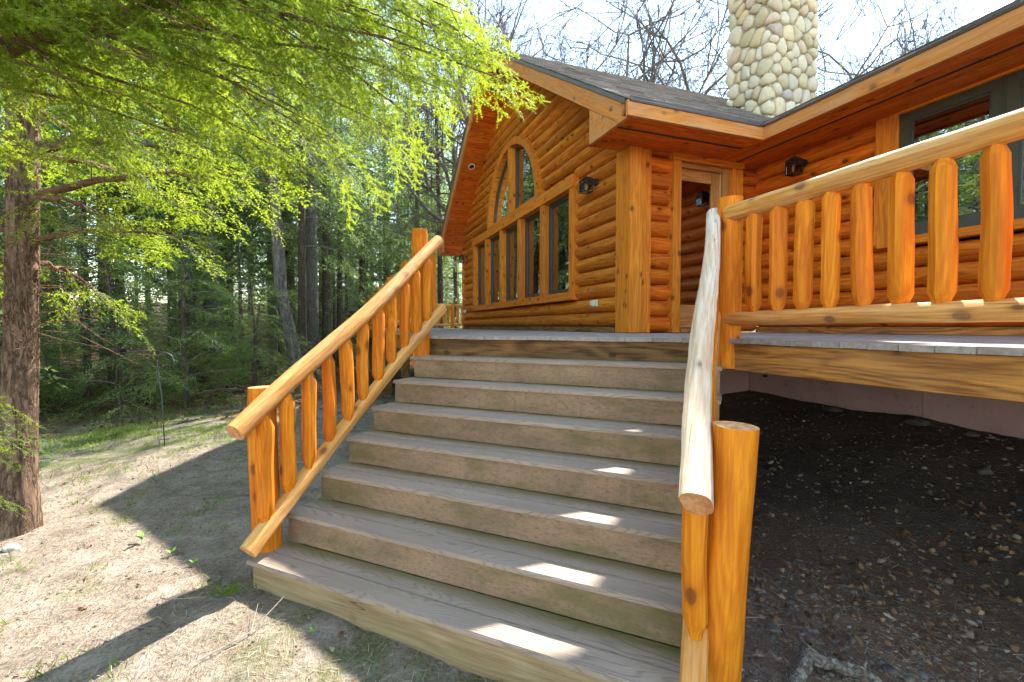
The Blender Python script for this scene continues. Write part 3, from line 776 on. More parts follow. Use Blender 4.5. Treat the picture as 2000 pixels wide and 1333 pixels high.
# foundation panels
fd = empty('foundation', (XR, YD, .4)); fd.parent = house; fd.matrix_basis = WM[house].inverted() @ WM[fd]
ys = [YD + .05, 4.17, 2.83, 1.49, .15, -1.2, -2.6]
for i in range(6): aabb('panel', (XR - .02, ys[i+1] + .004, -.1), (XR + .06, ys[i], DZ - .05), M['pink'], fd, .002)
for a, b in ((1.9, 3.30), (3.304, 4.70), (4.704, 5.328)): aabb('panel', (a, YD + .052, -.2), (b, YD + .10, DZ - .05), M['pink'], fd, .002)
aabb('panel', (XG + .1, YD + .12, -.2), (XG + .16, 13, DZ - .05), M['pink'], fd, .002)
for (y, zz) in ((4.62, .86), (4.0, 1.0), (3.55, .93), (3.1, 1.05), (2.35, .98), (2.0, 1.08)):
    MB().box((XR - .035, y - .035, zz - .012), (XR - .022, y + .035, zz + .012)).box((XR - .05, y - .008, zz - .02), (XR - .03, y + .012, zz + .006)).obj('tie_bracket', M['black_metal'], fd)
MB().box((5.06, YD + .03, .93), (5.12, YD + .05, .96)).box((5.085, YD + .02, .915), (5.1, YD + .048, .955)).obj('tie_bracket', M['black_metal'], fd)

# stone chimney: unrolled faces, voronoi cells bent round the corner
chim = empty('chimney', (6.2, 5.4, 4.5)); chim.parent = house; chim.matrix_basis = WM[house].inverted() @ WM[chim]
CX0, CY0, CW, CD, CZ0, CZ1 = 6.25, 5.45, 1.0, .80, 4.05, 8.4
MB().box((CX0 + .008, CY0 + .008, CZ0), (CX0 + CW - .008, CY0 + CD - .008, CZ1)).obj('mortar_core', M['mortar'], chim)
aabb('chimney_cap', (CX0 - .1, CY0 - .1, CZ1 + .002), (CX0 + CW + .1, CY0 + CD + .1, CZ1 + .1), M['mortar'], chim, .01)
def chim_pt(u, z, h):
    """u = 0 at the near corner; u<0 along the face to +y, u>0 along the face to +x (wraps on the far corners)"""
    cr = .06; per = []
    def seg(u, w):   # w = length of this face; returns along, outward
        return u
    side = 1 if u >= 0 else -1; au = abs(u); w = CW if side > 0 else CD
    def place(a, o, ax):   # a along, o outward
        return (CX0 + a, CY0 - o) if ax > 0 else (CX0 - o, CY0 + a)
    q = math.pi / 2 * cr / 2            # half arc length of the rounded corner
    if au < q:
        th = au / cr                    # angle from the diagonal
        c0 = (CX0 + cr, CY0 + cr); ang = math.pi * 1.25 + side * th
        r = cr + h
        return (c0[0] + r * math.cos(ang), c0[1] + r * math.sin(ang), z)
    a = au - q + cr
    if a < w - cr:
        x, y = place(a, h, side); return (x, y, z)
    th = (a - (w - cr)) / cr; th = min(th, math.pi / 2 + .8)
    r = cr + h
    if side > 0: return (CX0 + w - cr + r * math.sin(th), CY0 + cr - r * math.cos(th), z)
    return (CX0 + cr - r * math.cos(th), CY0 + w - cr + r * math.sin(th), z)
def clip(poly, a, b, c):   # keep a*x+b*y<=c
    out = []
    for i in range(len(poly)):
        p, q = poly[i], poly[(i+1) % len(poly)]; dp = a*p[0]+b*p[1]-c; dq = a*q[0]+b*q[1]-c
        if dp <= 0: out.append(p)
        if dp * dq < 0: t = dp / (dp - dq); out.append((p[0]+(q[0]-p[0])*t, p[1]+(q[1]-p[1])*t))
    return out
g = np.random.default_rng(21)
U0, U1 = -(CD + .02), CW + .02
pts = []
tries = 0
while tries < 9000 and len(pts) < 300:
    u, zz = g.uniform(U0 + .04, U1 - .04), g.uniform(CZ0 + .25, min(CZ1, 7.6)); rad = g.uniform(.060, .118)
    if all(((u - p[0]) / .86) ** 2 + ((zz - p[1]) / 1.1) ** 2 > (rad + p[2]) ** 2 for p in pts): pts.append((u, zz, rad))
    tries += 1
for i, (u, zz, rad) in enumerate(pts):
    poly = [(u - .34, zz - .34), (u + .34, zz - .34), (u + .34, zz + .34), (u - .34, zz + .34)]
    for j, (u2, z2, r2) in enumerate(pts):
        if i == j or abs(u2 - u) > .7 or abs(z2 - zz) > .7: continue
        dx, dy = u2 - u, z2 - zz; d2 = math.hypot(dx, dy)
        t = (d2 * d2 + rad * rad - r2 * r2) / (2 * d2) / d2
        poly = clip(poly, dx, dy, dx * (u + dx * t) + dy * (zz + dy * t))
        if len(poly) < 3: break
    poly = clip(poly, 1, 0, U1); poly = clip(poly, -1, 0, -U0); poly = clip(poly, 0, 1, CZ1)
    if len(poly) < 3: continue
    cxx = sum(p[0] for p in poly) / len(poly); cyy = sum(p[1] for p in poly) / len(poly)
    poly = [(cxx + (p[0]-cxx) * .93, cyy + (p[1]-cyy) * .93) for p in poly]
    for _ in range(2):
        poly = [q for k in range(len(poly)) for q in ((poly[k][0]*.75 + poly[(k+1) % len(poly)][0]*.25, poly[k][1]*.75 + poly[(k+1) % len(poly)][1]*.25), (poly[k][0]*.25 + poly[(k+1) % len(poly)][0]*.75, poly[k][1]*.25 + poly[(k+1) % len(poly)][1]*.75))]
    if len(poly) > 14: poly = poly[::2]
    k = len(poly); hh = g.uniform(.04, .075); V = []; F = []
    for (sc, h) in ((1, -.02), (.985, .012 + .25*hh), (.90, .70 * hh), (.62, .97 * hh)):
        for p in poly: V.append(chim_pt(cxx + (p[0]-cxx)*sc, cyy + (p[1]-cyy)*sc, h + g.normal(0, .002)))
    V.append(chim_pt(cxx, cyy, hh * 1.03))
    for r_ in range(3):
        for a in range(k): F.append([r_*k+a, r_*k+(a+1) % k, (r_+1)*k+(a+1) % k, (r_+1)*k+a])
    F += [[3*k+a, 3*k+(a+1) % k, 4*k] for a in range(k)]
    ctr = Vector(chim_pt(cxx, cyy, 0))
    V = [Vector(v) - ctr for v in V]
    # outward winding
    nr = (V[F[-1][1]] - V[F[-1][0]]).cross(V[F[-1][2]] - V[F[-1][0]]); outd = Vector(chim_pt(cxx, cyy, .1)) - ctr
    if nr.dot(outd) < 0: F = [f[::-1] for f in F]
    link('stone', mesh_np('stone', V, F, M['stone'], True), Matrix.Translation(ctr), chim)

# ------------------------------------------------------------------ deck
deck = empty('deck', (2.53, 2.49, 0)); tag(deck, 'weathered board deck wrapping round the log house', 'deck')
DXE = 2.50; SX, SY = .755, 4.267; DYE = 5.022 - DXE
y = -3.0; k = 0
while y < 17.2:
    yb = y + .137
    def xs_(v): return DXE if v < DYE else (5.022 - v if v < SY else SX - .02)
    def xe_(v): return XR - .03 if v < YD - .04 else (XG + .02 if v < YF + .12 else 12)
    x0a, x0b = xs_(y) - .028, xs_(yb) - .028; x1 = min(xe_(y), xe_(yb)) if y < 12 else xe_(y)
    if not (DYE <= y < SY): x0b = x0a if not (DYE <= yb < SY) else x0b
    j = rng.uniform(-.006, .006)
    W = Matrix.Translation(((x0a), y, DZ - .032))
    po = [(j, 0), (x1 - x0a, 0), (x1 - x0a, .137), (x0b - x0a + j, .137)]
    zz = float(rng.uniform(-.0015, .0015))
    MB().prism(po, zz, .032 + zz).obj('deck_board', M['deck'], deck, W)
    y += .1425; k += 1
aabb('rim_board', (DXE - .004, -3.0, DZ - .215), (DXE + .04, DYE - .02, DZ - .034), M['band'], deck)
aabb('rim_board', (SX - .004, SY + .03, DZ - .235), (SX + .04, 17.15, DZ - .034), M['band'], deck)
aabb('rim_board', (SX + .042, 17.1, DZ - .235), (12, 17.14, DZ - .034), M['band'], deck)
for (x, yv) in ((2.7, -.2), (.9, 7.5), (.9, 10.5), (.9, 14), (.9, 17), (2.0, 3.6)):
    aabb('support_post', (x, yv, float(gz(x, yv)) - .1), (x + .12, yv + .12, DZ - .034), M['band_dark'], deck)
aabb('joist_beam', (.92, 4.6, DZ - .24), (1.0, 16.9, DZ - .05), M['band_dark'], deck)

# ------------------------------------------------------------------ stairs
AL = Vector((-.70711, .70711, 0)); NN = Vector((-.70711, -.70711, 0)); S0 = Vector((SX, SY, 0))
def SV(s, v, z): return S0 + NN * s + AL * v + Vector((0, 0, z))
WST = 2.47; TD = .26
stairs = empty('staircase', SV(1.82, -WST / 2, 0)); tag(stairs, 'wide seven step deck stairs with grey brown composite treads', 'stairs')
for k in range(1, 8):
    sf = (8 - k) * TD; zt = .18 * k
    for b in (0, 1):
        s1 = sf - b * .135 ; s0 = s1 - (.142 if b else .131)
        e0, e1 = rng.uniform(-.004, .004, 2)
        M_, L = frame_x(SV((s0 + s1) / 2, e0, zt - .0135), SV((s0 + s1) / 2, -WST + e1, zt - .0135))
        me = MB().box((0, -(s1 - s0) / 2, -.0135), (L, (s1 - s0) / 2, .0135)).mesh('tread_board', M['tread']); bevel(me, .004, 2)
        o = link('tread_board', me, M_, stairs); o['algae'] = 1.0 if b else .12
    if k > 1:
        M_, L = frame_x(SV(sf - .026, -.012, zt - .027 - .0755), SV(sf - .026, -WST + .012, zt - .027 - .0755))
        me = MB().box((0, -.01, -.0755), (L, .01, .0755)).mesh('riser', M['riser']); bevel(me, .0015)
        link('riser', me, M_, stairs)
M_, L = frame_x(SV(1.82 - .045, -.02, .07), SV(1.82 - .045, -WST, .07))
me = MB().box((0, -.019, -.22), (L, .019, .082)).mesh('riser', M['lumber']); bevel(me, .004); link('riser', me, M_, stairs)
M_, L = frame_x(SV(-.045, -.0, 1.33), SV(-.045, -WST + .02, 1.33))
me = MB().box((0, -.019, -.08), (L, .019, .076)).mesh('riser', M['band_dark']); bevel(me, .003); link('riser', me, M_, stairs)
for v in (-.085, -WST / 2, -WST + .06):
    po = [(1.74, -.15)]
    for k in range(1, 8): po += [((8 - k) * TD - .055, .18 * (k - 1) + (-.02 if k == 1 else -.03)), ((8 - k) * TD - .055, .18 * k - .03)]
    po += [(-.075, 1.23), (-.075, .95), (1.4, -.15)]
    A = SV(0, v, 0)
    Mx = Matrix(((NN.x, 0, AL.x, A.x), (NN.y, 0, AL.y, A.y), (0, 1, 0, 0), (0, 0, 0, 1)))
    m = MB(); m.prism(po, -.02, .02); m.obj('stringer', M['band_dark'], stairs, Mx)

# ------------------------------------------------------------------ railings
def baluster(p0, p1, r, parent, seed):
    return rough_log('baluster', p0, p1, r, r * 1.0, M['baluster'], parent, seed, 12, .06, .042, .0025, .07, .07, facets=4, tenon=.55, smooth=24)
def stair_rail(name, vpost, vrail, label, lean, seed, rmat='rail', wob=.06):
    root = empty(name, SV(1.66, vpost, .18)); tag(root, label, 'railing')
    rough_log('newel_post', SV(1.655, vpost - lean * .05 * 0, .02), SV(1.655, vpost + lean, 1.155), .082, .079, M['baluster'], root, seed, 20, .14, .03, .006, facets=1, endmat=M['endgrain'])
    rough_log('handrail', SV(1.90, vrail, .93), SV(-.09, vrail, 2.325), .060, .052, M[rmat], root, seed + 1, 18, .09, wob, .010, facets=3, endmat=M['endgrain'], smooth=30)
    rough_log('lower_rail', SV(1.86, vrail, .262), SV(-.13, vrail, 1.70), .052, .048, M['rail'], root, seed + 2, 18, .09, .06, .010, facets=3, endmat=M['endgrain'], smooth=30)
    for i in range(11):
        s = 1.745 - .1635 * i
        zb = .262 + (1.86 - s) / 1.99 * 1.438 + .03; zt = .93 + (1.90 - s) / 1.99 * 1.395 - .03
        g = np.random.default_rng(seed * 50 + i)
        baluster(SV(s + g.normal(0, .006), vrail + g.normal(0, .006), zb), SV(s + g.normal(0, .006), vrail + g.normal(0, .006), zt), g.uniform(.041, .050), root, seed * 50 + i)
    return root
lrail = stair_rail('stair_railing', .035, -.06, 'peeled log stair railing on the tree side of the stairs', .03, 11)
rough_log('tall_post', SV(.06, .05, 1.15), SV(.06, .05, 2.40), .078, .074, M['baluster'], lrail, 31, 20, .14, .03, .006, facets=1, endmat=M['endgrain'])
rrail = stair_rail('stair_railing', -2.47, -2.395, 'peeled log stair railing between the stairs and the dark gravel under the deck', -.045, 12, 'rail_bare_sunlit', .11)
drail = empty('deck_railing', (2.53, 2.49, DZ)); tag(drail, 'golden peeled log railing in front of the large dark framed windows', 'railing')
rough_log('corner_post', (2.525, 2.485, 1.235), (2.53, 2.50, 2.405), .083, .080, M['baluster'], drail, 41, 20, .14, .03, .005, facets=1, endmat=M['endgrain'])
rough_log('top_rail', (2.50, 2.47, 2.305), (2.50, -2.4, 2.31), .056, .064, M['rail'], drail, 42, 18, .11, .05, .010, facets=2, smooth=30)
rough_log('lower_rail', (2.50, 2.46, 1.577), (2.50, -2.4, 1.577), .046, .052, M['rail'], drail, 43, 18, .11, .05, .008, facets=2, smooth=30)
for i in range(14):
    yv = 2.27 - .166 * i; g = np.random.default_rng(700 + i)
    baluster((2.50 + g.normal(0, .006), yv + g.normal(0, .006), 1.605), (2.50 + g.normal(0, .006), yv + g.normal(0, .006), 2.285), g.uniform(.044, .052), drail, 700 + i)
# railing along the outer edge of the far deck
frail = empty('deck_railing', (.80, 8, DZ)); tag(frail, 'log railing along the deck edge, mostly behind the stair railing', 'railing')
pys = [6.4, 8.6, 10.8, 13.0, 15.1, 17.05]
for i, yv in enumerate(pys): rough_log('post', (.83, yv, 1.25), (.83, yv, 2.40), .075, .072, M['baluster'], frail, 60 + i, 14, .2, .03, .005, endmat=M['endgrain'])
prev = 4.36
for i, yv in enumerate(pys):
    rough_log('top_rail', (.83, prev + .05, 2.30), (.83, yv - .05, 2.30), .055, .055, M['rail'], frail, 80 + i, 12, .2, .05, .008)
    rough_log('lower_rail', (.83, prev + .05, 1.58), (.83, yv - .05, 1.58), .046, .046, M['rail'], frail, 90 + i, 12, .2, .05, .008)
    n = int((yv - prev - .3) / .17)
    for j in range(n):
        yy_ = prev + .2 + j * (yv - prev - .35) / max(1, n - 1)
        baluster((.83, yy_, 1.61), (.83, yy_, 2.28), .05, frail, 900 + i * 20 + j)
    prev = yv
erail = empty('deck_railing', (3, 17, DZ)); tag(erail, 'small far log railing seen beyond the corner of the gable wall', 'railing')
exs = [2.05, 3.9, 5.8]
for i, xv in enumerate(exs): rough_log('post', (xv, 17.05, 1.25), (xv, 17.05, 2.40), .075, .072, M['baluster'], erail, 160 + i, 14, .2, .03, .005, endmat=M['endgrain'])
prev = .83
for i, xv in enumerate(exs):
    rough_log('top_rail', (prev + .08, 17.05, 2.30), (xv - .05, 17.05, 2.30), .055, .055, M['rail'], erail, 180 + i, 12, .2, .05, .008)
    rough_log('lower_rail', (prev + .08, 17.05, 1.58), (xv - .05, 17.05, 1.58), .046, .046, M['rail'], erail, 190 + i, 12, .2, .05, .008)
    n = int((xv - prev - .3) / .17)
    for j in range(n):
        xx_ = prev + .2 + j * (xv - prev - .35) / max(1, n - 1)
        baluster((xx_, 17.05, 1.61), (xx_, 17.05, 2.28), .05, erail, 1200 + i * 20 + j)
    prev = xv

# ------------------------------------------------------------------ fixtures on the house
def lantern(pos, out, label):
    """pos = wall point behind the lantern body centre, out = outward direction"""
    out = Vector(out); side = Vector((-out.y, out.x, 0)); p = Vector(pos) + out * .155
    Mx = Matrix(((side.x, out.x, 0, p.x), (side.y, out.y, 0, p.y), (0, 0, 1, p.z), (0, 0, 0, 1)))
    r = empty('wall_lantern', pos); tag(r, label, 'wall lamp', 'black wall lanterns')
    w = .062; h = .085
    m = MB()
    for sx in (-1, 1):
        for sy in (-1, 1): m.box((sx*w - .006, sy*w - .006, -h), (sx*w + .006, sy*w + .006, h))
    for zz in (-h, h - .012, .02):
        for s_ in (-1, 1):
            m.box((-w, s_*w - .004, zz), (w, s_*w + .004, zz + .010)); m.box((s_*w - .004, -w, zz + .0005), (s_*w + .004, w, zz + .0105))
    for q in (-.03, 0, .03):
        for s_ in (-1, 1): m.box((q - .004, s_*w - .003, .03), (q + .004, s_*w + .003, h - .01)); m.box((s_*w - .003, q - .004, .03), (s_*w + .003, q + .004, h - .01))
    m.obj('cage', M['black_metal'], r, Mx)
    m = MB(); a, b = .074, .02
    m.add([(-a,-a,h),(a,-a,h),(a,a,h),(-a,a,h),(-b,-b,h+.045),(b,-b,h+.045),(b,b,h+.045),(-b,b,h+.045)], [[3,2,1,0],[4,5,6,7],[0,1,5,4],[1,2,6,5],[2,3,7,6],[3,0,4,7]])
    m.tube([(0, 0, h + .045), (0, 0, h + .075)], [.010, .004], 8); m.obj('roof_cap', M['black_metal'], r, Mx)
    m = MB()
    for s_ in (-1, 1): m.box((-w + .007, s_*w - .0015, -h + .011), (w - .007, s_*w + .0015, h - .013)); m.box((s_*w - .0015, -w + .007, -h + .011), (s_*w + .0015, w - .007, h - .013))
    m.obj('glass', M['lglass'], r, Mx)
    m = MB(); m.tube([(0, 0, -.05), (0, 0, -.04), (0, 0, -.01), (0, 0, .02), (0, 0, .04)], [.006, .02, .028, .022, .010], 10); m.obj('bulb', M['bulb'], r, Mx, smooth=True)
    m = MB(); m.tube([(0, -.155, .06), (0, -.13, .10), (0, -.08, .125), (0, -.03, .125), (0, 0, .11)], .009, 8)
    m.tube([(0, -.16, .07), (0, -.135, .07)], [.05, .045], 14); m.obj('bracket', M['black_metal'], r, Mx)
lantern((XG - .04, 5.60, 3.42), (-1, 0, 0), 'black box lantern on the log wall between window band and corner post')
lantern((XG - .04, 12.55, 3.36), (-1, 0, 0), 'tiny black lantern at the far end of the gable wall')
lantern((XR - .04, 4.12, 3.44), (0 - 1, 0, 0), 'black box lantern on the red log wall beside the door')
def outlet(pos, label):
    r = empty('outlet_cover', pos); tag(r, label, 'outlet cover', 'weatherproof outlet covers'); x, y_, z_ = pos
    me = MB().box((x - .02, y_ - .06, z_ - .045), (x, y_ + .06, z_ + .045)).mesh('plate', M['white_plastic']); bevel(me, .004); link('plate', me, None, r)
    me = MB().box((x - .07, y_ - .04, z_ - .04), (x - .021, y_ + .045, z_ + .04)).mesh('cover', M['white_plastic']); bevel(me, .012, 2); link('cover', me, None, r)
outlet((XG - .035, 5.60, 1.84), 'pale weatherproof outlet box low on the logs near the corner post')
outlet((XG - .035, 12.72, 1.94), 'pale outlet box low at the far end of the gable wall')
def recessed(y_, label):
    z_ = EZ + SL * (FY - y_) ; nrm = Vector((0, SL, 1)).normalized()
    cpt = Vector((3.02, y_, z_)) - nrm * .226; d = Vector((0, -1, SL)).normalized()
    Mx = Matrix(((1, d.x, -nrm.x, cpt.x), (0, d.y, -nrm.y, cpt.y), (0, d.z, -nrm.z, cpt.z), (0, 0, 0, 1)))
    r = empty('recessed_light', cpt); tag(r, label, 'recessed light', 'soffit downlights')
    m = MB(); n = 24; V = []; F = []
    for rad, hh in ((.085, 0), (.085, .01), (.062, .012), (.062, .002)):
        for k in range(n): V.append((rad * math.cos(6.2832*k/n), rad * math.sin(6.2832*k/n), hh))
    for q in range(3):
        for k in range(n): F.append([q*n+k, q*n+(k+1) % n, (q+1)*n+(k+1) % n, (q+1)*n+k])
    m.add(V, F); m.obj('trim_ring', M['cream'], r, Mx)
    m = MB(); m.tube([(0, 0, .001), (0, 0, .006)], .061, 20); m.tube([(0, 0, .0065), (0, 0, .014)], [.035, .03], 14); m.obj('lamp_face', M['black_metal'], r, Mx)
recessed(9.50, 'round downlight in the rake soffit near the gable peak')
recessed(11.18, 'round downlight halfway down the sloping rake soffit')
fl = empty('floodlight', (XG - .05, 8.75, 6.25)); tag(fl, 'twin head dark floodlight under the gable peak', 'floodlight')
MB().tube([(XG - .04, 8.75, 6.25), (XG - .075, 8.75, 6.25)], [.06, .055], 14).obj('base_plate', M['black_metal'], fl)
for s_ in (-1, 1):
    MB().tube([(XG - .075, 8.75 + s_*.02, 6.25), (XG - .13, 8.75 + s_*.07, 6.26), (XG - .16, 8.75 + s_*.09, 6.25), (XG - .26, 8.75 + s_*.13, 6.18)], [.014, .014, .05, .065], 12).obj('lamp_head', M['black_metal' if s_ > 0 else 'white_plastic'], fl)

# ------------------------------------------------------------------ trees
def spray_tpl(L, ntw, twl, nl, nw, nsp, seed, sub=0, droop=.16):
    """flat conifer spray along +x: side twigs (and twiglets) lined with small needle faces"""
    g = np.random.default_rng(seed); T = []
    def needles(p, d, ln, nl_, lev=0):
        perp = np.array([-d[1], d[0], 0.]); m = max(2, int(ln / nsp)); bend = g.normal(0, .25)
        pts = []
        for j in range(m):
            f = (j + .5) / m; b = p + d * ln * f + perp * bend * ln * f * f; b[2] -= droop * .6 * ln * f * f
            pts.append(b)
            for s in (-1, 1):
                if g.random() < .08: continue
                k = nl_ * (1 - .4 * f) * g.uniform(.65, 1.2)
                dr = perp * s * g.uniform(.6, .95) + d * g.uniform(.3, .7) + np.array([0, 0, g.normal(0, .28)])
                T.append((b - d * nw * .5, b + d * nw * .5, b + dr * k))
        e = pts[-1]; T.append((e + perp * nw * .5, e - perp * nw * .5, e + d * nl_))
        if lev == 0 and sub:
            for k in range(sub):
                f = g.uniform(.15, .85); b = pts[int(f * m)]; s = 1 if k % 2 else -1; a = R(g.uniform(35, 65)) * s
                dd = np.array([d[0]*math.cos(a) - d[1]*math.sin(a), d[0]*math.sin(a) + d[1]*math.cos(a), d[2] + g.normal(0, .15)])
                needles(b, dd, ln * g.uniform(.22, .5) * (1.1 - f), nl_ * .95, 1)
    c1 = g.normal(0, .10)
    def ax(t): return np.array([L * t, c1 * L * t * t + .02 * L * math.sin(7 * t), -droop * L * t * t])
    for i in range(ntw):
        t = .05 + .92 * (i + g.uniform(-.4, .4)) / ntw; t = min(max(t, .03), .97); s = 1 if i % 2 else -1
        if g.random() < .10: continue
        a = R(g.uniform(38, 66) - 20 * t) * s
        ln = twl * (0.5 + 1.5 * t if t < .3 else .9 * (1.12 - t) / .82 + .12) * g.uniform(.55, 1.25)
        needles(ax(t), np.array([math.cos(a), math.sin(a), g.normal(-.08, .14)]), ln, nl)
    needles(ax(.05), np.array([1., 0, -droop]), L * .95, nl, 1)
    return np.array(T).reshape(-1, 3)
TPL = {
 'hi': [spray_tpl(.26, 13, .115, .0135, .0042, .0080, 1, 4), spray_tpl(.21, 11, .11, .013, .0042, .0080, 2, 4), spray_tpl(.30, 13, .10, .0135, .0042, .0080, 3, 4), spray_tpl(.23, 9, .13, .0135, .0042, .0080, 13, 5)],
 'mid': [spray_tpl(.38, 12, .16, .020, .010, .019, 4, 2), spray_tpl(.32, 11, .15, .020, .010, .019, 5, 2), spray_tpl(.30, 9, .18, .020, .010, .019, 15, 3)],
 'sap': [spray_tpl(.50, 12, .21, .034, .020, .034, 6, 0), spray_tpl(.44, 11, .2, .034, .020, .034, 7, 0), spray_tpl(.40, 10, .24, .034, .020, .034, 17, 0)],
 'far': [spray_tpl(1.0, 11, .42, .11, .055, .11, 8, 0), spray_tpl(.9, 10, .40, .11, .055, .11, 9, 0)],
}
class Crown:
    def __init__(s, kind, seed): s.k = kind; s.g = np.random.default_rng(seed); s.items = []; s.w = MB()
    def spray(s, p, d, up, sc): s.items.append((p, d, up, sc))
    def verts(s):
        out = []
        P = np.array([i[0] for i in s.items]); D = np.array([i[1] for i in s.items]); U = np.array([i[2] for i in s.items]); S = np.array([i[3] for i in s.items])
        D /= np.linalg.norm(D, axis=1)[:, None]
        Y = np.cross(U, D); Y /= np.linalg.norm(Y, axis=1)[:, None] + 1e-9; Z = np.cross(D, Y)
        var = s.g.integers(0, len(TPL[s.k]), len(P))
        for v, T in enumerate(TPL[s.k]):
            m = var == v
            if not m.any(): continue
            q = (D[m][:, None, :] * T[None, :, 0:1] + Y[m][:, None, :] * T[None, :, 1:2] + Z[m][:, None, :] * T[None, :, 2:3]) * S[m][:, None, None] + P[m][:, None, :]
            out.append(q.reshape(-1, 3))
        return np.concatenate(out)
    def limb(s, pts, r0, sec_sp, sec_len, spr_sp, sc, start=.12, r1=None, flat=.35, secr=.006, twist=.0):
        """pts: control polyline (np) of the limb; sprouts secondaries in a roughly flat drooping fan"""
        g = s.g; pts = np.array(pts, float)
        n = 12; u = np.linspace(0, 1, n)
        if len(pts) == 3: path = ((1-u)**2)[:, None]*pts[0] + (2*u*(1-u))[:, None]*pts[1] + (u*u)[:, None]*pts[2]
        else:
            k = np.linspace(0, 1, len(pts)); path = np.stack([np.interp(u, k, pts[:, i]) for i in range(3)], -1)
        path[1:-1] += g.normal(0, .012, (n-2, 3))
        L = np.linalg.norm(np.diff(path, axis=0), axis=1).sum()
        s.w.tube(path, list(np.linspace(r0, r1 or r0 * .12, n)), 7, False)
        t = start; side = 1
        while t < 1.0:
            i = min(n - 2, int(t * (n - 1))); f = t * (n - 1) - i
            p = path[i] * (1 - f) + path[i+1] * f; d = path[i+1] - path[i]; d /= np.linalg.norm(d)
            a = R(g.uniform(42, 68)) * side; side = -side
            h = np.array([d[0]*math.cos(a) - d[1]*math.sin(a), d[0]*math.sin(a) + d[1]*math.cos(a), d[2]*.6 + g.normal(-.10, flat * .5)])
            h /= np.linalg.norm(h)
            ln = sec_len * (1.05 - .75 * t) * min(1, .45 + 2.2 * t) * g.uniform(.6, 1.2)
            e = p + h * ln + np.array([0, 0, -.22 * ln]); mid_ = p + h * ln * .5 + np.array([0, 0, -.03 * ln])
            s.w.tube([p, mid_, e], [secr, secr * .6, secr * .25], 4, False)
            m = max(1, int(ln / spr_sp))
            for j in range(m + 1):
                q = (j + .6) / (m + .6)
                pp = p + (e - p) * q + np.array([0, 0, .06 * ln * math.sin(q * 3.1)])
                b = R(g.uniform(20, 55)) * (1 if j % 2 else -1) * (0.15 if j == m else 1)
                dd = np.array([h[0]*math.cos(b) - h[1]*math.sin(b), h[0]*math.sin(b) + h[1]*math.cos(b), h[2] - g.uniform(.05, .45)])
                up = np.array([g.normal(0, flat), g.normal(0, flat), 1.])
                s.spray(pp, dd, up, sc * g.uniform(.7, 1.2))
            t += sec_sp / L * g.uniform(.6, 1.4)
        d = path[-1] - path[-2]
        s.spray(path[-1], d, np.array([g.normal(0, .2), g.normal(0, .2), 1]), sc)
def tri_mesh(name, V, mat): return mesh_np(name, V, np.arange(len(V)).reshape(-1, 3), mat)
def trunk_mesh(name, pts, rad, mat, sides=16, step=.2, seed=0, rough=.05, flare=.0):
    g = np.random.default_rng(seed); pts = np.array(pts, float)
    seg = np.r_[0, np.cumsum(np.linalg.norm(np.diff(pts, axis=0), axis=1))]; n = max(4, int(seg[-1] / step)); u = np.linspace(0, seg[-1], n)
    path = np.stack([np.interp(u, seg, pts[:, i]) for i in range(3)], -1); rr = np.interp(u, seg, rad)
    a = np.linspace(0, 2*math.pi, sides, endpoint=False); ph = g.uniform(0, 6.28, 6)
    h = u - u[0]
    q = 1 + rough * (np.sin(3*a[None] + ph[0] + .8*h[:, None]) * .5 + np.sin(5*a[None] + ph[1] - 1.3*h[:, None]) * .4 + g.normal(0, .35, (n, sides)))
    q += flare * np.exp(-h / .22)[:, None] * (1 + .5 * np.sin(4*a[None] + ph[2]))
    V = np.stack([path[:, 0:1] + rr[:, None]*q*np.cos(a), path[:, 1:2] + rr[:, None]*q*np.sin(a), np.repeat(path[:, 2:3], sides, 1)], -1).reshape(-1, 3)
    i = np.arange(n*sides).reshape(n, sides); j = np.roll(i, -1, 1)
    F = np.stack([i[:-1], j[:-1], j[1:], i[1:]], -1).reshape(-1, 4)
    return mesh_np(name, V, F, mat, True)
def dead_twigs(w, pts, n, seed, ln=.5, r=.004):
    g = np.random.default_rng(seed); pts = np.array(pts, float)
    for _ in range(n):
        f = g.uniform(0, 1) * (len(pts) - 1); i = int(f); p = pts[i] + (pts[min(i+1, len(pts)-1)] - pts[i]) * (f - i)
        a = g.uniform(0, 6.28); d = np.array([math.cos(a), math.sin(a), g.normal(-.1, .3)]); l = ln * g.uniform(.4, 1.3)
        m = p + d * l * .5 + g.normal(0, .04, 3); e = p + d * l + g.normal(0, .08, 3) + np.array([0, 0, -.1 * l])
        w.tube([p, m, e], [r, r * .7, r * .3], 3, False)
        for _k in range(2):
            e2 = m + g.normal(0, .3 * l, 3); w.tube([m, e2], [r * .6, r * .25], 3, False)

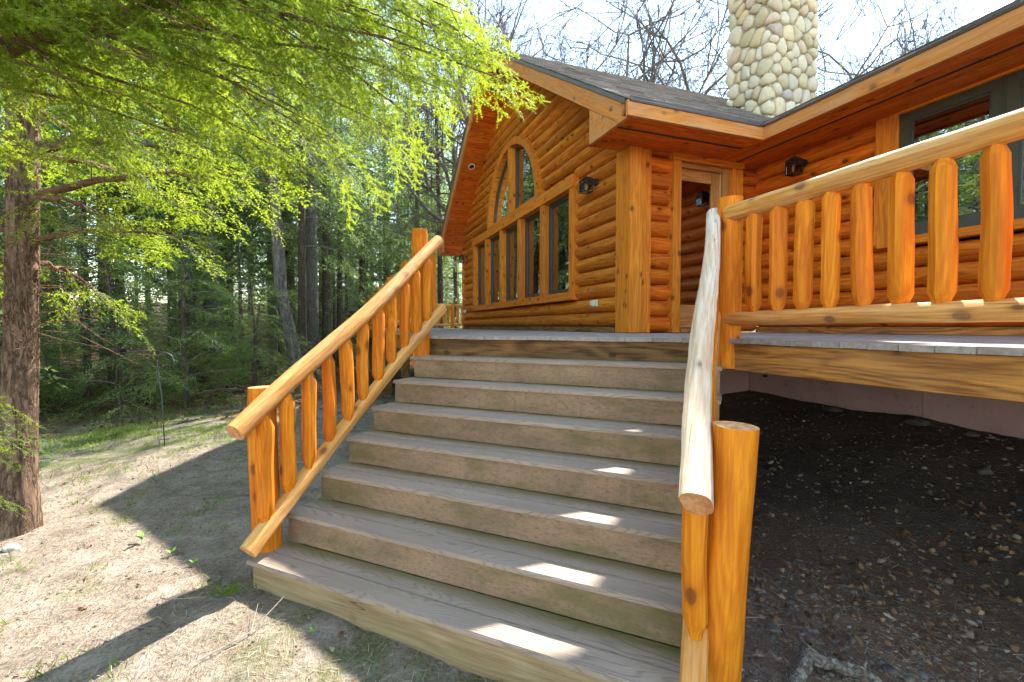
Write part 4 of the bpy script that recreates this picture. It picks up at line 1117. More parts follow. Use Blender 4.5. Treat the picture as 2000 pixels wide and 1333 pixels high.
# --- big hemlock at the edge of the yard
TA = [(-2.32, 4.52, -.1), (-2.30, 4.52, .5), (-2.26, 4.53, 1.5), (-2.24, 4.57, 2.6), (-2.22, 4.64, 4.2), (-2.2, 4.7, 8), (-2.2, 4.7, 13)]
hem = empty('hemlock_tree', (-2.32, 4.52, 0)); tag(hem, 'large hemlock with brown furrowed trunk standing beside the lawn', 'tree')
link('trunk', trunk_mesh('trunk', TA, [.112, .102, .096, .093, .088, .065, .02], M['bark'], 28, .06, 3, .06, .35), None, hem)
cr = Crown('mid', 31)
def at_trunk(T, z):
    T = np.array(T); return np.array([np.interp(z, T[:, 2], T[:, i]) for i in range(3)])
for i, tip in enumerate([(-.9, 4.32, 2.81), (-1.51, 4.44, 2.88), (-1.28, 4.65, 2.26), (-.5, 4.38, 2.73), (-.62, 4.23, 3.0), (-.9, 4.23, 3.28), (-.56, 4.32, 3.37), (-1.17, 4.12, 3.48), (-1.51, 4.15, 3.65), (-.78, 4.21, 3.84), (-1.61, 4.03, 2.31), (-2.16, 5.4, 1.86), (-3.3, 4.05, 2.16), (-3.6, 4.41, 2.73), (-3.4, 5.0, 2.2), (-2.22, 5.78, 3.11), (-1.48, 5.92, 2.74), (-.7, 5.2, 4.4), (-1.0, 3.9, 4.6), (-3.4, 5.5, 4.2), (-2.6, 6.2, 4.0), (-.9, 5.6, 5.2), (-3.5, 4.0, 5.4), (-1.2, 4.4, 5.6)]):
    tip = np.array(tip); L = math.hypot(tip[0] + 2.25, tip[1] - 4.55)
    z0 = max(2.0, tip[2] - .10 * L + .0 + cr.g.uniform(-.15, .25)); p0 = at_trunk(TA, z0)
    mid_ = (p0 + tip) / 2 + np.array([0, 0, .16 * L])
    cr.limb([p0, mid_, tip], .020 + .008 * L, .11, .62, .19, 1.0, .18, flat=.4)
dead_twigs(cr.w, TA[2:4], 90, 5, .42)
dead_twigs(cr.w, TA[1:3], 20, 6, .25)
cr.w.obj('branches', M['limb'], hem, None, True)['kind'] = 'stuff'
link('crown', tri_mesh('crown', cr.verts(), M['needle']), None, hem)
tips_dbg = len(cr.items)

# --- hemlock just outside the frame whose limbs hang over the steps
TB = [(-2.75, 2.75, -.1), (-2.7, 2.8, 2), (-2.65, 2.85, 5), (-2.6, 2.9, 12)]
hem2 = empty('hemlock_tree', (-2.75, 2.75, 0)); tag(hem2, 'hemlock whose thick brown bough and bright hanging sprays fill the top', 'tree')
link('trunk', trunk_mesh('trunk', TB, [.19, .17, .15, .03], M['bark'], 20, .15, 4, .06, .3), None, hem2)
cr = Crown('hi', 32)
cr.limb([(-2.7, 2.82, 2.55), (-1.89, 2.87, 2.66), (-1.37, 2.68, 2.74), (-1.13, 2.65, 2.82), (-.89, 2.62, 2.92), (-.64, 2.58, 3.06), (-.2, 2.5, 3.3), (.3, 2.5, 3.5)], .046, .13, .45, .15, 1.0, .5, r1=.012)
for i, tip in enumerate([(.79, 2.2, 2.74), (.64, 2.16, 2.86), (.55, 2.19, 3.01), (.47, 2.43, 2.77), (.31, 2.17, 2.75), (.26, 2.61, 2.6), (.1, 2.77, 2.41), (-.05, 2.5, 2.49), (-.25, 2.57, 2.39), (.04, 2.16, 2.76), (-.21, 2.25, 2.61), (-.4, 2.42, 2.5), (-.58, 2.7, 2.39), (-.65, 2.4, 2.43), (-.41, 2.22, 2.7), (-.67, 2.2, 2.56), (-.96, 2.52, 2.39), (-.11, 2.11, 2.87), (.27, 2.19, 3.06), (-.76, 2.24, 2.76), (-1.11, 2.47, 2.62), (-1.25, 2.62, 2.28), (.42, 2.25, 2.95), (.20, 2.3, 2.98), (.05, 2.2, 2.62), (.36, 2.5, 2.62), (.12, 2.45, 2.90), (.62, 2.4, 3.05), (-.1, 2.75, 2.62), (-.3, 2.3, 2.9), (.25, 2.8, 2.95), (.5, 2.7, 3.2), (.46, 2.3, 3.1), (.62, 2.3, 3.12), (.55, 2.35, 2.9), (.38, 2.2, 3.1), (.7, 2.35, 2.95)]):
    tip = np.array(tip); p0 = at_trunk(TB, 2.4 + cr.g.uniform(.1, 1.6)); d = tip - p0; L = np.linalg.norm(d)
    # boughs rise from the stem, arch over and hang at the tip
    mid_ = p0 + d * .55 + np.array([0, 0, .10 * L + .10])
    cr.limb([p0, mid_, tip], .011 + .003 * L, .095, .40, .12, 1.0, .28, flat=.60, secr=.0032)
for tip in [(-1.66, 3.15, 1.13), (-1.62, 2.95, 1.02), (-1.60, 2.80, .80)]:
    p0 = at_trunk(TB, tip[2] + .5); cr.limb([p0, (np.array(tip) + p0) / 2 + np.array([0, 0, .12]), tip], .012, .10, .30, .14, 1.0, .3)
cr.w.obj('branches', M['limb'], hem2, None, True)['kind'] = 'stuff'
link('crown', tri_mesh('crown', cr.verts(), M['needle']), None, hem2)

# --- forest conifers (a few built, many copied)
def forest_conifer(name, H, base_h, seed, bark, spread=2.4, dens=1.0):
    g = np.random.default_rng(seed); root = empty(name, (0, 0, 0))
    bx, by = g.normal(0, .25, 2); T = [(0, 0, -.3), (bx*.3, by*.3, H*.3), (bx, by, H*.7), (bx*.9, by*.9, H)]
    r = .0085 * H + .015
    link('trunk', trunk_mesh('trunk', T, [r, r*.8, r*.4, .015], bark, 10, .5, seed, .05, .25), None, root)
    cr = Crown('far', seed + 1); z = base_h; a = 0
    while z < H - .3:
        t = (z - base_h) / (H - base_h); a += 2.4 + g.normal(0, .4)
        L = spread * (1 - t) ** .75 * g.uniform(.55, 1.15) * (.75 if t < .1 else 1) + .25
        p0 = at_trunk(T, z); d = np.array([math.cos(a), math.sin(a), 0])
        tip = p0 + d * L + np.array([0, 0, L * (.15 - .40 * (1 - t)) ]); mid_ = p0 + d * L * .5 + np.array([0, 0, .10 * L])
        cr.limb([p0, mid_, tip], .02 + .008 * L, .42 / dens, .85, .55, .85, .22, flat=.35, secr=.008)
        z += g.uniform(.16, .34) / dens
    dead_twigs(cr.w, [T[0], at_trunk(T, base_h), at_trunk(T, base_h + 1.5)], 34, seed + 2, 1.1, .012)
    cr.w.obj('branches', M['bare'], root, None, True)['kind'] = 'stuff'
    link('crown', tri_mesh('crown', cr.verts(), M['needle_far']), None, root)
    return root
FC = [forest_conifer('forest_conifer', 13, .9, 54, M['bark_dark'], 2.7, .8), forest_conifer('forest_conifer', 15, 4.2, 51, M['bark_dark'], 2.5), forest_conifer('forest_conifer', 18, 5.5, 52, M['bark_grey'], 2.6, .9), forest_conifer('forest_conifer', 12, 3.2, 53, M['bark_dark'], 2.1, 1.0)]
def put(proto, x, y, rz=0, sc=1.0, label=None, cat='tree', group=None, used={}):
    Wm = Matrix.Translation((x, y, float(gz(x, y)))) @ Matrix.Rotation(rz, 4, 'Z') @ Matrix.Scale(sc, 4)
    if proto not in used:
        used[proto] = 1
        old = WM[proto]
        WM[proto] = Wm; proto.matrix_basis = Wm
        for ch in proto.children: WM[ch] = Wm @ (old.inverted() @ WM[ch])
        o = proto
    else: o = copy_tree(proto, Wm)
    for k in ('label', 'category', 'group'):
        if k in o: del o[k]
    return tag(o, label, cat, group)
g = np.random.default_rng(77)
# trunks that can be picked out left of the house
LT = [(-.77, 14.1, 1, 1.0, 'straight grey trunked conifer, thicker of the pair behind the stair rail'), (-.98, 13.3, 0, .85, 'dark slim conifer touching the thicker grey trunk behind the stair rail'),
      (-.52, 17.2, 0, 1.05, 'dark trunked conifer just beyond the grey pair behind the stair rail'), (-.1, 18.6, 2, 1.0, 'thin dark conifer with the last bare trunk before the brown cabin'),
      (-1.92, 17.4, 2, 1.15, 'thin conifer between leaning trunk and grey trunk in the wood'),
      (3.6, 24.0, 1, 1.0, 'conifer with two bare lower yards seen past the gable corner over the far railing'), (4.6, 22.5, 0, 1.1, 'dark conifer nearest the gable corner over the far railing'),
      (2.5, 27, 1, 1.1, 'tall bluish conifer against the sky beside the gable eave'), (.9, 24, 0, 1.15, 'tall bluish conifer behind the tall post of the stair railing'), (-.6, 26, 1, 1.05, 'tall conifer behind the upper half of the stair railing')]
for (x, y, v, sc, lab) in LT: put(FC[v + 1], x, y, g.uniform(0, 6.28), sc, lab, 'tree', 'conifers left of the house')
n = 0; spots = [(a[0], a[1]) for a in LT]
while n < 150:
    az = R(g.uniform(-78, 4)); r = 10.5 + 40 * g.uniform(0, 1) ** .8
    x, y = r * math.sin(az), r * math.cos(az)
    if x > -1.4 and y < 26: continue
    if x > -3.4 and y < 13: continue
    if any((x - a) ** 2 + (y - b) ** 2 < 1.1 for a, b in spots): continue
    spots.append((x, y)); n += 1
    put(FC[g.integers(1, 4) if r < 25 or g.random() < .3 else 0], x, y, g.uniform(0, 6.28), g.uniform(.8, 1.2), 'slender conifer crowded in the dense wood beyond the lawn', 'tree', 'crowded conifers of the wood')
n = 0
while n < 34:
    az = R(g.uniform(-4, 14)); r = g.uniform(25, 46); x, y = r * math.sin(az), r * math.cos(az)
    if any((x - a) ** 2 + (y - b) ** 2 < 1.6 for a, b in spots): continue
    spots.append((x, y)); n += 1
    put(FC[g.integers(0, 4) if n % 3 == 0 else 0], x, y, g.uniform(0, 6.28), g.uniform(.9, 1.3), 'bluish green conifer in the tall stand left of the gable', 'tree', 'tall conifers left of the gable')
# leaning trunk in the group
lean = empty('leaning_tree', (-1.0, 11.6, 0)); tag(lean, 'grey tree whose trunk leans at the foot then rises straight', 'tree')
TL = [(-.82, 11.6, -.2), (-1.05, 11.65, 1.0), (-1.28, 11.7, 2.2), (-1.40, 11.75, 4.5), (-1.5, 11.8, 8), (-1.5, 11.8, 12)]
link('trunk', trunk_mesh('trunk', TL, [.16, .145, .135, .12, .09, .03], M['bark_grey'], 16, .12, 8, .05, .2), None, lean)
cr = Crown('sap', 61)
for z in np.arange(5, 11.5, .35):
    a = cr.g.uniform(0, 6.28); L = 1.7 * (1 - (z - 5) / 9); p0 = at_trunk(TL, z); d = np.array([math.cos(a), math.sin(a), -.15])
    cr.limb([p0, p0 + d * L * .5 + np.array([0, 0, .15]), p0 + d * L], .02, .3, .7, .3, 1.3, .2)
cr.w.obj('branches', M['bare'], lean, None, True)['kind'] = 'stuff'; link('crown', tri_mesh('crown', cr.verts(), M['needle_mid']), None, lean)
# --- young hemlocks of the understory
def sapling(H, seed, spread, mat='needle_mid'):
    g = np.random.default_rng(seed); root = empty('young_hemlock', (0, 0, 0))
    T = [(0, 0, -.15), (g.normal(0, .05), g.normal(0, .05), H * .5), (g.normal(0, .1), g.normal(0, .1), H)]
    link('trunk', trunk_mesh('trunk', T, [.018*H, .012*H, .004], M['bark_dark'], 8, .3, seed, .05, .2), None, root)
    cr = Crown('sap', seed + 1); z = .25; a = g.uniform(0, 6)
    while z < H - .1:
        t = z / H; a += 2.4 + g.normal(0, .5); L = spread * (1 - t) ** .7 * g.uniform(.6, 1.15) + .12
        p0 = at_trunk(T, z); d = np.array([math.cos(a), math.sin(a), 0])
        cr.limb([p0, p0 + d * L * .55 + np.array([0, 0, .16 * L]), p0 + d * L + np.array([0, 0, .04 * L])], .006 + .006 * L, .20, .62, .26, .85, .15, flat=.16, secr=.004)
        z += g.uniform(.05, .11) * (1 + .12 * H)
    cr.w.obj('branches', M['bare'], root, None, True)['kind'] = 'stuff'
    link('crown', tri_mesh('crown', cr.verts(), M[mat]), None, root)
    return root
SP = [sapling(3.6, 71, 1.55), sapling(2.6, 72, 1.25), sapling(4.6, 73, 1.75)]
for (x, y, v, sc, lab) in [(-2.75, 10.2, 0, .95, 'young layered hemlock standing behind the shepherd hook'), (-1.75, 10.9, 1, 1.0, 'low young hemlock beside the foot of the leaning trunk'),
        (-4.6, 11.2, 2, .85, 'tall young hemlock in the middle of the understory'), (-6.0, 12.3, 0, 1.0, 'young hemlock close behind the large brown trunk'), (-3.3, 12.6, 2, .9, 'young hemlock behind the one at the shepherd hook'),
        (-3.7, 10.0, 1, 1.15, 'low young hemlock left of the shepherd hook'), (-5.2, 10.0, 1, 1.0, 'low young hemlock nearest the large trunk at the lawn edge'), (-2.2, 12.2, 0, 1.0, 'young hemlock just left of the leaning trunk'), (-6.9, 10.8, 2, .8, 'young hemlock seen left of the large brown trunk')]:
    put(SP[v], x, y, g.uniform(0, 6.28), sc, lab, 'sapling', 'young hemlocks at the edge of the wood')
n = 0; sp2 = []
while n < 20:
    az = R(g.uniform(-66, 5)); r = g.uniform(12, 24); x, y = r * math.sin(az), r * math.cos(az)
    if x > -2.2 and y < 19.5 or any((x - a) ** 2 + (y - b) ** 2 < 2 for a, b in sp2): continue
    sp2.append((x, y)); n += 1
    put(SP[g.integers(0, 3)], x, y, g.uniform(0, 6.28), g.uniform(.7, 1.25), 'small green hemlock growing among the trunks of the wood', 'sapling', 'small hemlocks under the wood')

# --- bare broadleaf trees behind the roof
def bare_tree(H, seed):
    g = np.random.default_rng(seed); root = empty('bare_tree', (0, 0, 0)); w = MB(); wt = MB()
    def grow(p, d, L, r, lev, w):
        n = 4 if lev < 2 else 3; pts = [p]; q = p.copy(); dd = d.copy()
        for i in range(n):
            dd = dd + g.normal(0, .10 + .03 * lev, 3) + np.array([0, 0, .05]); dd /= np.linalg.norm(dd); q = q + dd * L / n; pts.append(q.copy())
        rad = np.linspace(r, r * .55, n + 1); w.tube(pts, list(rad), 7 if lev == 0 else (5 if lev < 3 else 3), False)
        if lev >= 6 or r < .0035: return
        for k in range(2 if g.random() < .45 else 3):
            nd = dd + g.normal(0, .48 + .02 * lev, 3); nd /= np.linalg.norm(nd)
            grow(pts[-1], nd, L * g.uniform(.62, .86), r * g.uniform(.48, .66), lev + 1, wt)
        if lev > 0:
            for k in range(g.integers(2, 4)):
                b = pts[g.integers(1, n)]; nd = dd + g.normal(0, .75, 3); nd /= np.linalg.norm(nd)
                grow(b, nd, L * g.uniform(.4, .65), r * .38, lev + 2, wt)
    grow(np.array([0, 0, -.3]), np.array([g.normal(0, .05), g.normal(0, .05), 1.]), H * .34, H * .0125 + .02, 0, w)
    w.obj('trunk', M['bare'], root, None, True); wt.obj('crown', M['bare'], root, None, True)
    return root
BT = [bare_tree(14.5, 90), bare_tree(15, 94), bare_tree(14, 97), bare_tree(15, 99)]
ORD = ['first', 'second', 'third', 'fourth', 'fifth', 'sixth', 'seventh', 'eighth', 'ninth', 'tenth', 'eleventh', 'twelfth']
bl = [(4.6, 16.5, 0), (6.0, 15.4, 1), (7.3, 17.5, 2), (8.4, 15.6, 3), (9.9, 17.0, 0), (11.2, 15.6, 1), (12.6, 17.2, 2), (13.9, 15.4, 3), (7.0, 22, 2), (10.8, 23, 1), (15.2, 18, 0)]
bl += [(5.2, 19.5, 1), (8.9, 20, 3), (12.0, 20.5, 0), (14.6, 16.6, 2)]
ORD += ['thirteenth', 'fourteenth', 'fifteenth', 'sixteenth']
bl.sort(key=lambda a: a[0] / a[1])
for i, (x, y, v) in enumerate(bl): put(BT[v], x, y, g.uniform(0, 6.28), g.uniform(.92, 1.02), 'leafless tree behind the gable roof, %s trunk counting from peak to chimney' % ORD[i], 'tree', 'bare trees behind the gable roof')
for i, (x, y, v) in enumerate([(16.0, 11.4, 0), (17.6, 11.6, 3), (19.2, 12.0, 1), (20.8, 11.4, 2), (22.6, 11.8, 0), (25, 12.0, 1)]): put(BT[v], x, y, g.uniform(0, 6.28), g.uniform(.88, .98) - .03 * i, 'leafless tree over the low roof, %s one right of the chimney' % ORD[i], 'tree', 'bare trees beyond the low roof')
put(FC[3], 14.5, 11.5, 1, .8, 'dark conifer peeking out right behind the stone chimney', 'tree')
# conifers on the near side of the yard that only the window panes show
for i, (x, y, v) in enumerate([(-5.6, 7.4, 0), (-7.2, 9.4, 0), (-6.6, 5.6, 0), (-8.6, 7.6, 1), (-9, 4, 0), (-10, 1, 2), (-8, -2, 0), (-12, -5, 1)]):
    put(FC[v], x, y, g.uniform(0, 6.28), 1.0, 'conifer beyond the yard mirrored in the dark framed windows', 'tree', 'conifers mirrored in the windows')

# ------------------------------------------------------------------ cabin in the wood, hook, small things
cab = empty('brown_cabin', (1.2, 33, 0)); tag(cab, 'dark brown cabin half hidden behind the wood', 'cabin')
aabb('wall', (-3.2, 33, -.2), (6.2, 38, 2.6), M['siding_brown'], cab, 0)
m = MB(); m.add([(-3.6, 32.6, 2.55), (6.6, 32.6, 2.55), (6.6, 35.5, 4.4), (-3.6, 35.5, 4.4), (6.6, 38.4, 2.55), (-3.6, 38.4, 2.55)], [[0, 1, 2, 3], [3, 2, 4, 5], [0, 3, 5], [1, 4, 2]]); m.obj('roof', M['shingle'], cab)
wdw = MB().box((-1.2, 32.94, 1.0), (-.2, 32.99, 2.0)).box((2.4, 32.94, 1.0), (3.4, 32.99, 2.0)).obj('window_frame', M['cream'], cab)
MB().box((-1.1, 32.92, 1.1), (-.3, 32.935, 1.9)).obj('pane', M['frame'], cab); MB().box((2.5, 32.92, 1.1), (3.3, 32.935, 1.9)).obj('pane', M['frame'], cab)
hk = empty('shepherd_hook', (-2.14, 7.03, 0)); tag(hk, 'thin metal shepherd hook standing empty in the grass', 'garden hook')
zg = float(gz(-2.14, 7.03))
pts = [(-2.14, 7.03, zg - .1), (-2.16, 7.03, zg + .6), (-2.20, 7.03, zg + 1.06)]
for k in range(9):
    a = math.pi * (1 - k / 8 * 1.0); pts.append((-2.115 + .085 * math.cos(a), 7.03, zg + 1.10 + .085 * math.sin(a)))
pts += [(-2.01, 7.03, zg + 1.07), (-1.985, 7.03, zg + 1.085)]
MB().tube(pts, .0065, 8).obj('rod', M['hook'], hk, None, True)
MB().tube([(-2.20, 7.03, zg + .08), (-2.08, 7.03, zg + .08)], .005, 6).tube([(-2.20, 7.03, zg + .08), (-2.205, 7.03, zg - .05)], .005, 6).obj('foot_prong', M['hook'], hk)

ICO = None
def ico(sub=1):
    import bmesh
    bm = bmesh.new(); bmesh.ops.create_icosphere(bm, subdivisions=sub, radius=1)
    V = np.array([v.co[:] for v in bm.verts]); F = np.array([[v.index for v in f.verts] for f in bm.faces]); bm.free(); return V, F
g = np.random.default_rng(123)
def stone(x, y, r, label, flat=.55, grp=None):
    V, F = ico(3); ph = g.uniform(0, 6.28, 6)
    q = 1 + .12*np.sin(2.1*V[:, 0]*2 + ph[0]) + .1*np.sin(3*V[:, 1] + ph[1]) + .08*np.sin(4*V[:, 2] + V[:, 0]*3 + ph[2])
    P = V * q[:, None] * np.array([r, r * g.uniform(.65, .9), r * flat]); a = g.uniform(0, 3)
    P = P @ np.array([[math.cos(a), -math.sin(a), 0], [math.sin(a), math.cos(a), 0], [0, 0, 1]])
    o = link('stone', mesh_np('stone', P, F, M['fieldstone'] if x > 0 else M['paving'], True), Matrix.Translation((x, y, float(gz(x, y)) + r * flat * .35)))
    tag(o, label, 'stone', grp); return o
stone(-2.13, 4.08, .05, 'pale flat stone at the foot of the large hemlock')
stone(2.27, 1.30, .030, 'small pinkish stone at the bottom edge beside the bleached root')
stone(5.1, 3.55, .09, 'rounded grey stone against the pink foundation, nearer the stairs', .4)
stone(5.1, 2.75, .10, 'flat grey stone against the pink foundation, largest of them', .35)
stone(5.1, 2.35, .06, 'small grey stone against the pink foundation, last along the wall', .4)
stone(4.4, 1.95, .06, 'brown stone lying in the dark gravel under the deck', .5)
# bleached root
rt = empty('bleached_root', (1.97, 1.42, 0)); tag(rt, 'gnarled bleached root catching the sun beside the log post', 'root')
def rtube(pts, rad):
    P = []
    for i in range(len(pts) - 1):
        for t in np.linspace(0, 1, 5)[:-1]: P.append(np.array(pts[i]) * (1 - t) + np.array(pts[i+1]) * t)
    P.append(np.array(pts[-1])); P = [p + g.normal(0, .008, 3) for p in P]
    rr = np.interp(np.linspace(0, 1, len(P)), np.linspace(0, 1, len(rad)), rad) * g.uniform(.8, 1.25, len(P))
    return MB().tube(P, list(rr), 9)
rtube([(1.66, 1.26, -.02), (1.80, 1.38, .035), (1.93, 1.43, .055), (2.05, 1.36, .03), (2.20, 1.22, -.02)], [.012, .026, .032, .026, .012]).obj('main_root', M['root'], rt, None, True)
rtube([(1.93, 1.43, .05), (1.99, 1.51, .085), (2.07, 1.55, .05)], [.012, .008, .004]).obj('side_root', M['root'], rt, None, True)
rtube([(1.84, 1.40, .04), (1.80, 1.50, .06), (1.72, 1.55, .02)], [.010, .006, .003]).obj('side_root', M['root'], rt, None, True)
rtube([(2.05, 1.36, .03), (2.10, 1.30, .06), (2.22, 1.32, .03)], [.010, .006, .003]).obj('side_root', M['root'], rt, None, True)
for k, (a, b, lab) in enumerate([((1.62, 1.55, .03), (1.98, 1.83, .05), 'forked dry twig beside the log post at the foot of the stairs'), ((1.75, 1.95, .03), (2.05, 1.75, .03), 'thin dry twig lying across the brown soil near the log post'), ((-.62, 2.35, .02), (-.30, 2.62, .10), 'pale bent twig sticking up in the shade before the lowest step'), ((-.95, 3.0, .02), (-.72, 2.9, .03), 'short dry stem in the sunlit strip left of the stairs')]):
    t_ = empty('fallen_twig', a); tag(t_, lab, 'twig'); a = np.array(a); b = np.array(b)
    a[2] += float(gz(a[0], a[1])); b[2] += float(gz(b[0], b[1])); pm = (a + b) / 2 + g.normal(0, .03, 3) * np.array([1, 1, .4])
    MB().tube([a, pm, b], [.004, .0035, .002], 5).obj('stem', M['twig'], t_); MB().tube([pm, pm + (b - a) * .3 + np.array([-(b-a)[1], (b-a)[0], .02]) * .35], [.003, .001], 4).obj('side_stem', M['twig'], t_)
# seedlings
def leaf_poly(L, w, n=6):
    V = []; F = []
    for i in range(n + 1):
        t = i / n; ww = w * math.sin(math.pi * min(.97, t * .92 + .06)) ** .8; V += [(L*t, -ww, .25*L*t*(1-t)*1.6 + .02*L), (L*t, 0, .25*L*t*(1-t)*1.6), (L*t, ww, .25*L*t*(1-t)*1.6 + .02*L)]
    for i in range(n): F += [[3*i, 3*i+3, 3*i+4, 3*i+1], [3*i+1, 3*i+4, 3*i+5, 3*i+2]]
    return V, F
for k, (x, y, L, lab) in enumerate([(-1.33, 3.88, .075, 'broad leaved seedling in the shaded soil left of the stairs, the largest'), (-1.08, 3.62, .045, 'tiny seedling at the edge of the roof shadow'), (-1.62, 2.95, .05, 'pale seedling alone on the sunlit soil'), (-.90, 3.42, .04, 'tiny seedling nearest the newel post in the shadow'), (-.15, 2.40, .03, 'leafy sprout beside the bent twig in front of the lowest step')]):
    s_ = empty('seedling', (x, y, float(gz(x, y)))); tag(s_, lab, 'seedling')
    MB().tube([(x, y, float(gz(x, y)) - .01), (x, y, float(gz(x, y)) + L * .4)], .002, 5).obj('stem', M['green'], s_)
    for j in range(3):
        V, F = leaf_poly(L, L * .24); a = j * 2.2 + k; Mx = Matrix.Translation((x, y, float(gz(x, y)) + L * .35)) @ Matrix.Rotation(a, 4, 'Z') @ Matrix.Rotation(-.7, 4, 'Y')
        link('leaf', mesh_np('leaf', V, F, M['green'], True), Mx, s_)

# ------------------------------------------------------------------ litter: pebbles, leaves, needles, grass
def frames(n, tilt):
    a = g.uniform(0, 6.28, n); up = np.stack([g.normal(0, tilt, n), g.normal(0, tilt, n), np.ones(n)], -1); up /= np.linalg.norm(up, axis=1)[:, None]
    d = np.stack([np.cos(a), np.sin(a), np.zeros(n)], -1); d -= up * (d * up).sum(1)[:, None]; d /= np.linalg.norm(d, axis=1)[:, None]
    return d, np.cross(up, d), up
def scatter(name, V, F, X, Y, S, tilt, mat, label, dz=0, stretch=None, smooth=False, jit=0):
    n = len(X); D, E_, U = frames(n, tilt); V = np.asarray(V, float)
    VV = V[None] * (stretch[:, None, :] if stretch is not None else 1)
    if jit: VV = VV * (1 + g.normal(0, jit, VV.shape[:2] if VV.shape[0] == n else (n, len(V))))[..., None] if VV.shape[0] == n else np.repeat(VV, n, 0) * (1 + g.normal(0, jit, (n, len(V))))[..., None]
    P = (D[:, None]*VV[..., 0:1] + E_[:, None]*VV[..., 1:2] + U[:, None]*VV[..., 2:3]) * S[:, None, None]
    P += np.stack([X, Y, gz(X, Y) + dz], -1)[:, None]
    FF = (np.asarray(F)[None] + (np.arange(n) * len(V))[:, None, None]).reshape(-1, np.asarray(F).shape[1])
    o = link(name, mesh_np(name, P.reshape(-1, 3), FF, mat, smooth)); tag(o, label, None, None, 'stuff'); return o
V, F = ico(1)
V2, F2 = ico(2)
n = 2400
X = g.uniform(1.3, 5.3, n); Y = g.uniform(.2, 4.8, n); keep = (X > 1.5 + .0*Y) & ~((X < 2.3) & (Y > X + .25)) & ((X + Y) > 2.2); X, Y = X[keep], Y[keep]; n = len(X)
S = g.lognormal(math.log(.0085), .5, n).clip(.003, .03)
scatter('pebbles', V2, F2, X, Y, S, .3, M['pebble'], 'grey and tan pebbles spread over the dark soil by the deck', .001, np.stack([g.uniform(.8, 1.3, n), g.uniform(.6, 1, n), g.uniform(.4, .7, n)], -1), True, .05)
n = 1100; X = g.normal(2.25, .5, n); Y = g.normal(1.25, .45, n); keep = (X > 1.55) & (Y < X + .1); X, Y = X[keep], Y[keep]; n = len(X); S = g.lognormal(math.log(.010), .45, n).clip(.004, .026)
scatter('gravel', V2, F2, X, Y, S, .3, M['pebble'], 'small mixed gravel in front of the log newel post', .001, np.stack([g.uniform(.8, 1.3, n), g.uniform(.6, 1, n), g.uniform(.4, .7, n)], -1), True, .05)
n = 4500; X = g.uniform(-2.6, 1.4, n); Y = g.uniform(1.6, 6.5, n); keep = (X + Y < 2.9) | (X < -1.0); X, Y = X[keep], Y[keep]; n = len(X); S = g.lognormal(math.log(.0045), .5, n).clip(.002, .022)
scatter('gravel', V, F, X, Y, S, .3, M['pebble'], 'scattered small stones on the bare soil left of the stairs', 0, np.stack([g.uniform(.8, 1.3, n), g.uniform(.6, 1, n), g.uniform(.4, .7, n)], -1), True, .06)
# curled oak like leaves
half = [(0, .05), (.16, .16), (.24, .10), (.38, .26), (.48, .13), (.62, .25), (.72, .11), (.86, .13), (1, .0)]
LV = []; LF = []
for (t, w_) in half: LV += [(t - .5, -w_, .55*w_ + .10*math.sin(6*t)), (t - .5, 0, .14*math.sin(3.1*t)), (t - .5, w_, .35*w_ - .05*math.sin(5*t) + .12*t)]
for i in range(len(half) - 1): LF += [[3*i, 3*i+3, 3*i+4, 3*i+1], [3*i+1, 3*i+4, 3*i+5, 3*i+2]]
def leaves(n, X, Y, lab, s0=.055): 
    st = np.stack([np.ones(n), g.uniform(.7, 1.2, n), g.uniform(.2, 2.0, n) * g.choice([-1, 1], n)], -1)
    scatter('dead_leaves', LV, LF, X, Y, g.uniform(.6, 1.5, n) * s0, .35, M['leaf'], lab, .010, st, True)
X = g.uniform(2.0, 5.0, 900); Y = X * -.35 + 2.6 + g.normal(0, .38, 900); k = Y < X + .1; leaves(int(k.sum()), X[k], Y[k], 'drift of brown fallen leaves on the soil under the deck edge', .048)
X = g.uniform(1.5, 5.2, 300); Y = g.uniform(.4, 4.6, 300); k = Y < X + .05; leaves(int(k.sum()), X[k], Y[k], 'single brown leaves strewn over the dark gravel', .042)
X = g.uniform(-3.4, 1.0, 260); Y = g.uniform(1.5, 8, 260); k = (X + Y < 2.7) | (X < -.9); leaves(int(k.sum()), X[k], Y[k], 'few dry leaves on the soil left of the stairs', .035)
X = g.uniform(-9, 1, 3500); Y = g.uniform(8.5, 22, 3500); leaves(3500, X, Y, 'brown leaf litter on the floor of the wood', .09)
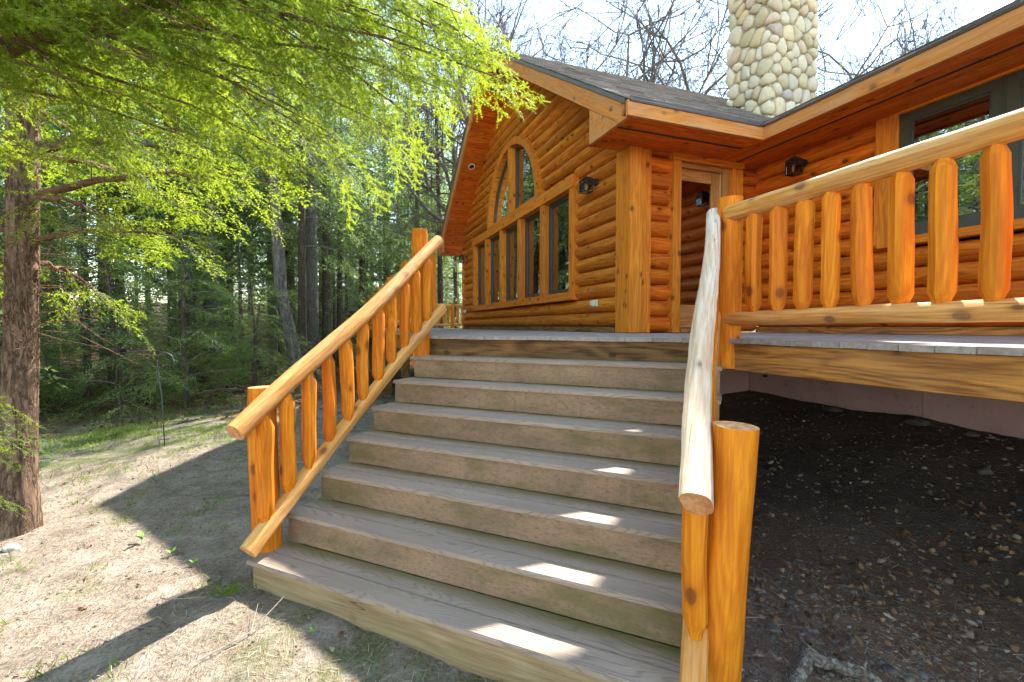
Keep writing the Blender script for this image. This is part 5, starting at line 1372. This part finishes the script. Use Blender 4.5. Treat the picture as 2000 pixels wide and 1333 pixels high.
# needles
NV = [(-.5, -.018, 0), (.5, -.012, .03), (.5, .012, .03), (-.5, .018, 0)]
def needles(n, x0, x1, y0, y1, cond, lab, s=(.02, .07)):
    X = g.uniform(x0, x1, n); Y = g.uniform(y0, y1, n); k = cond(X, Y); X, Y = X[k], Y[k]; n = len(X)
    st = np.stack([np.ones(n), g.uniform(.5, 1.1, n) , np.ones(n)], -1)
    scatter('dead_needles', NV, [[0, 1, 2, 3]], X, Y, g.uniform(*s, n), .18, M['dead_needle'], lab, .006, st)
needles(40000, -3.2, 1.2, 1.5, 6.5, lambda X, Y: (X + Y < 2.75) | (X < -.45), 'carpet of dry conifer needles left of the stairs')
needles(16000, 1.3, 3.2, .5, 3.0, lambda X, Y: (Y < X + .1), 'reddish dry needles on the soil right of the stairs')
# grass
BV = [(0, -.06, 0), (0, .06, 0), (.12, .045, .55), (.12, -.045, .55), (.42, 0, 1.0)]
BF = [[0, 1, 2], [0, 2, 3], [3, 2, 4]]
def grass(X, Y, s0, lab, tilt=.3):
    n = len(X); scatter('grass', BV, BF, X, Y, g.uniform(.5, 1.4, n) * s0, tilt, M['grass'], lab)
X = g.normal(-3.2, 1.5, 16000); Y = g.normal(8.2, 1.1, 16000)
cl = np.sin(2.3*X + 1.1*Y) * np.sin(1.9*Y - 1.4*X + 1) + g.normal(0, .35, len(X)); k = (cl > .0) & (X < -.5); grass(X[k], Y[k], .055, 'bright short grass along the edge of the wood')
cx_ = g.uniform(-2.6, -.4, 60); cy_ = g.uniform(2.2, 6.5, 60); X = np.repeat(cx_, 26) + g.normal(0, .05, 60*26); Y = np.repeat(cy_, 26) + g.normal(0, .05, 60*26); k = (X + Y < 2.75) | (X < -.8); grass(X[k], Y[k], .040, 'sparse green tufts on the needle covered soil', .5)
X = np.repeat([-.62], 26) + g.normal(0, .02, 26); Y = np.repeat([2.95], 26) + g.normal(0, .02, 26); grass(X, Y, .075, 'arching grass tuft at the corner of the lowest step', .9)
cx_ = g.uniform(1.7, 2.6, 7); cy_ = g.uniform(1.0, 1.9, 7); X = np.repeat(cx_, 40) + g.normal(0, .035, 280); Y = np.repeat(cy_, 40) + g.normal(0, .035, 280); k = Y < X + .05; grass(X[k], Y[k], .022, 'small moss tufts on the soil beside the log newel post', .6)
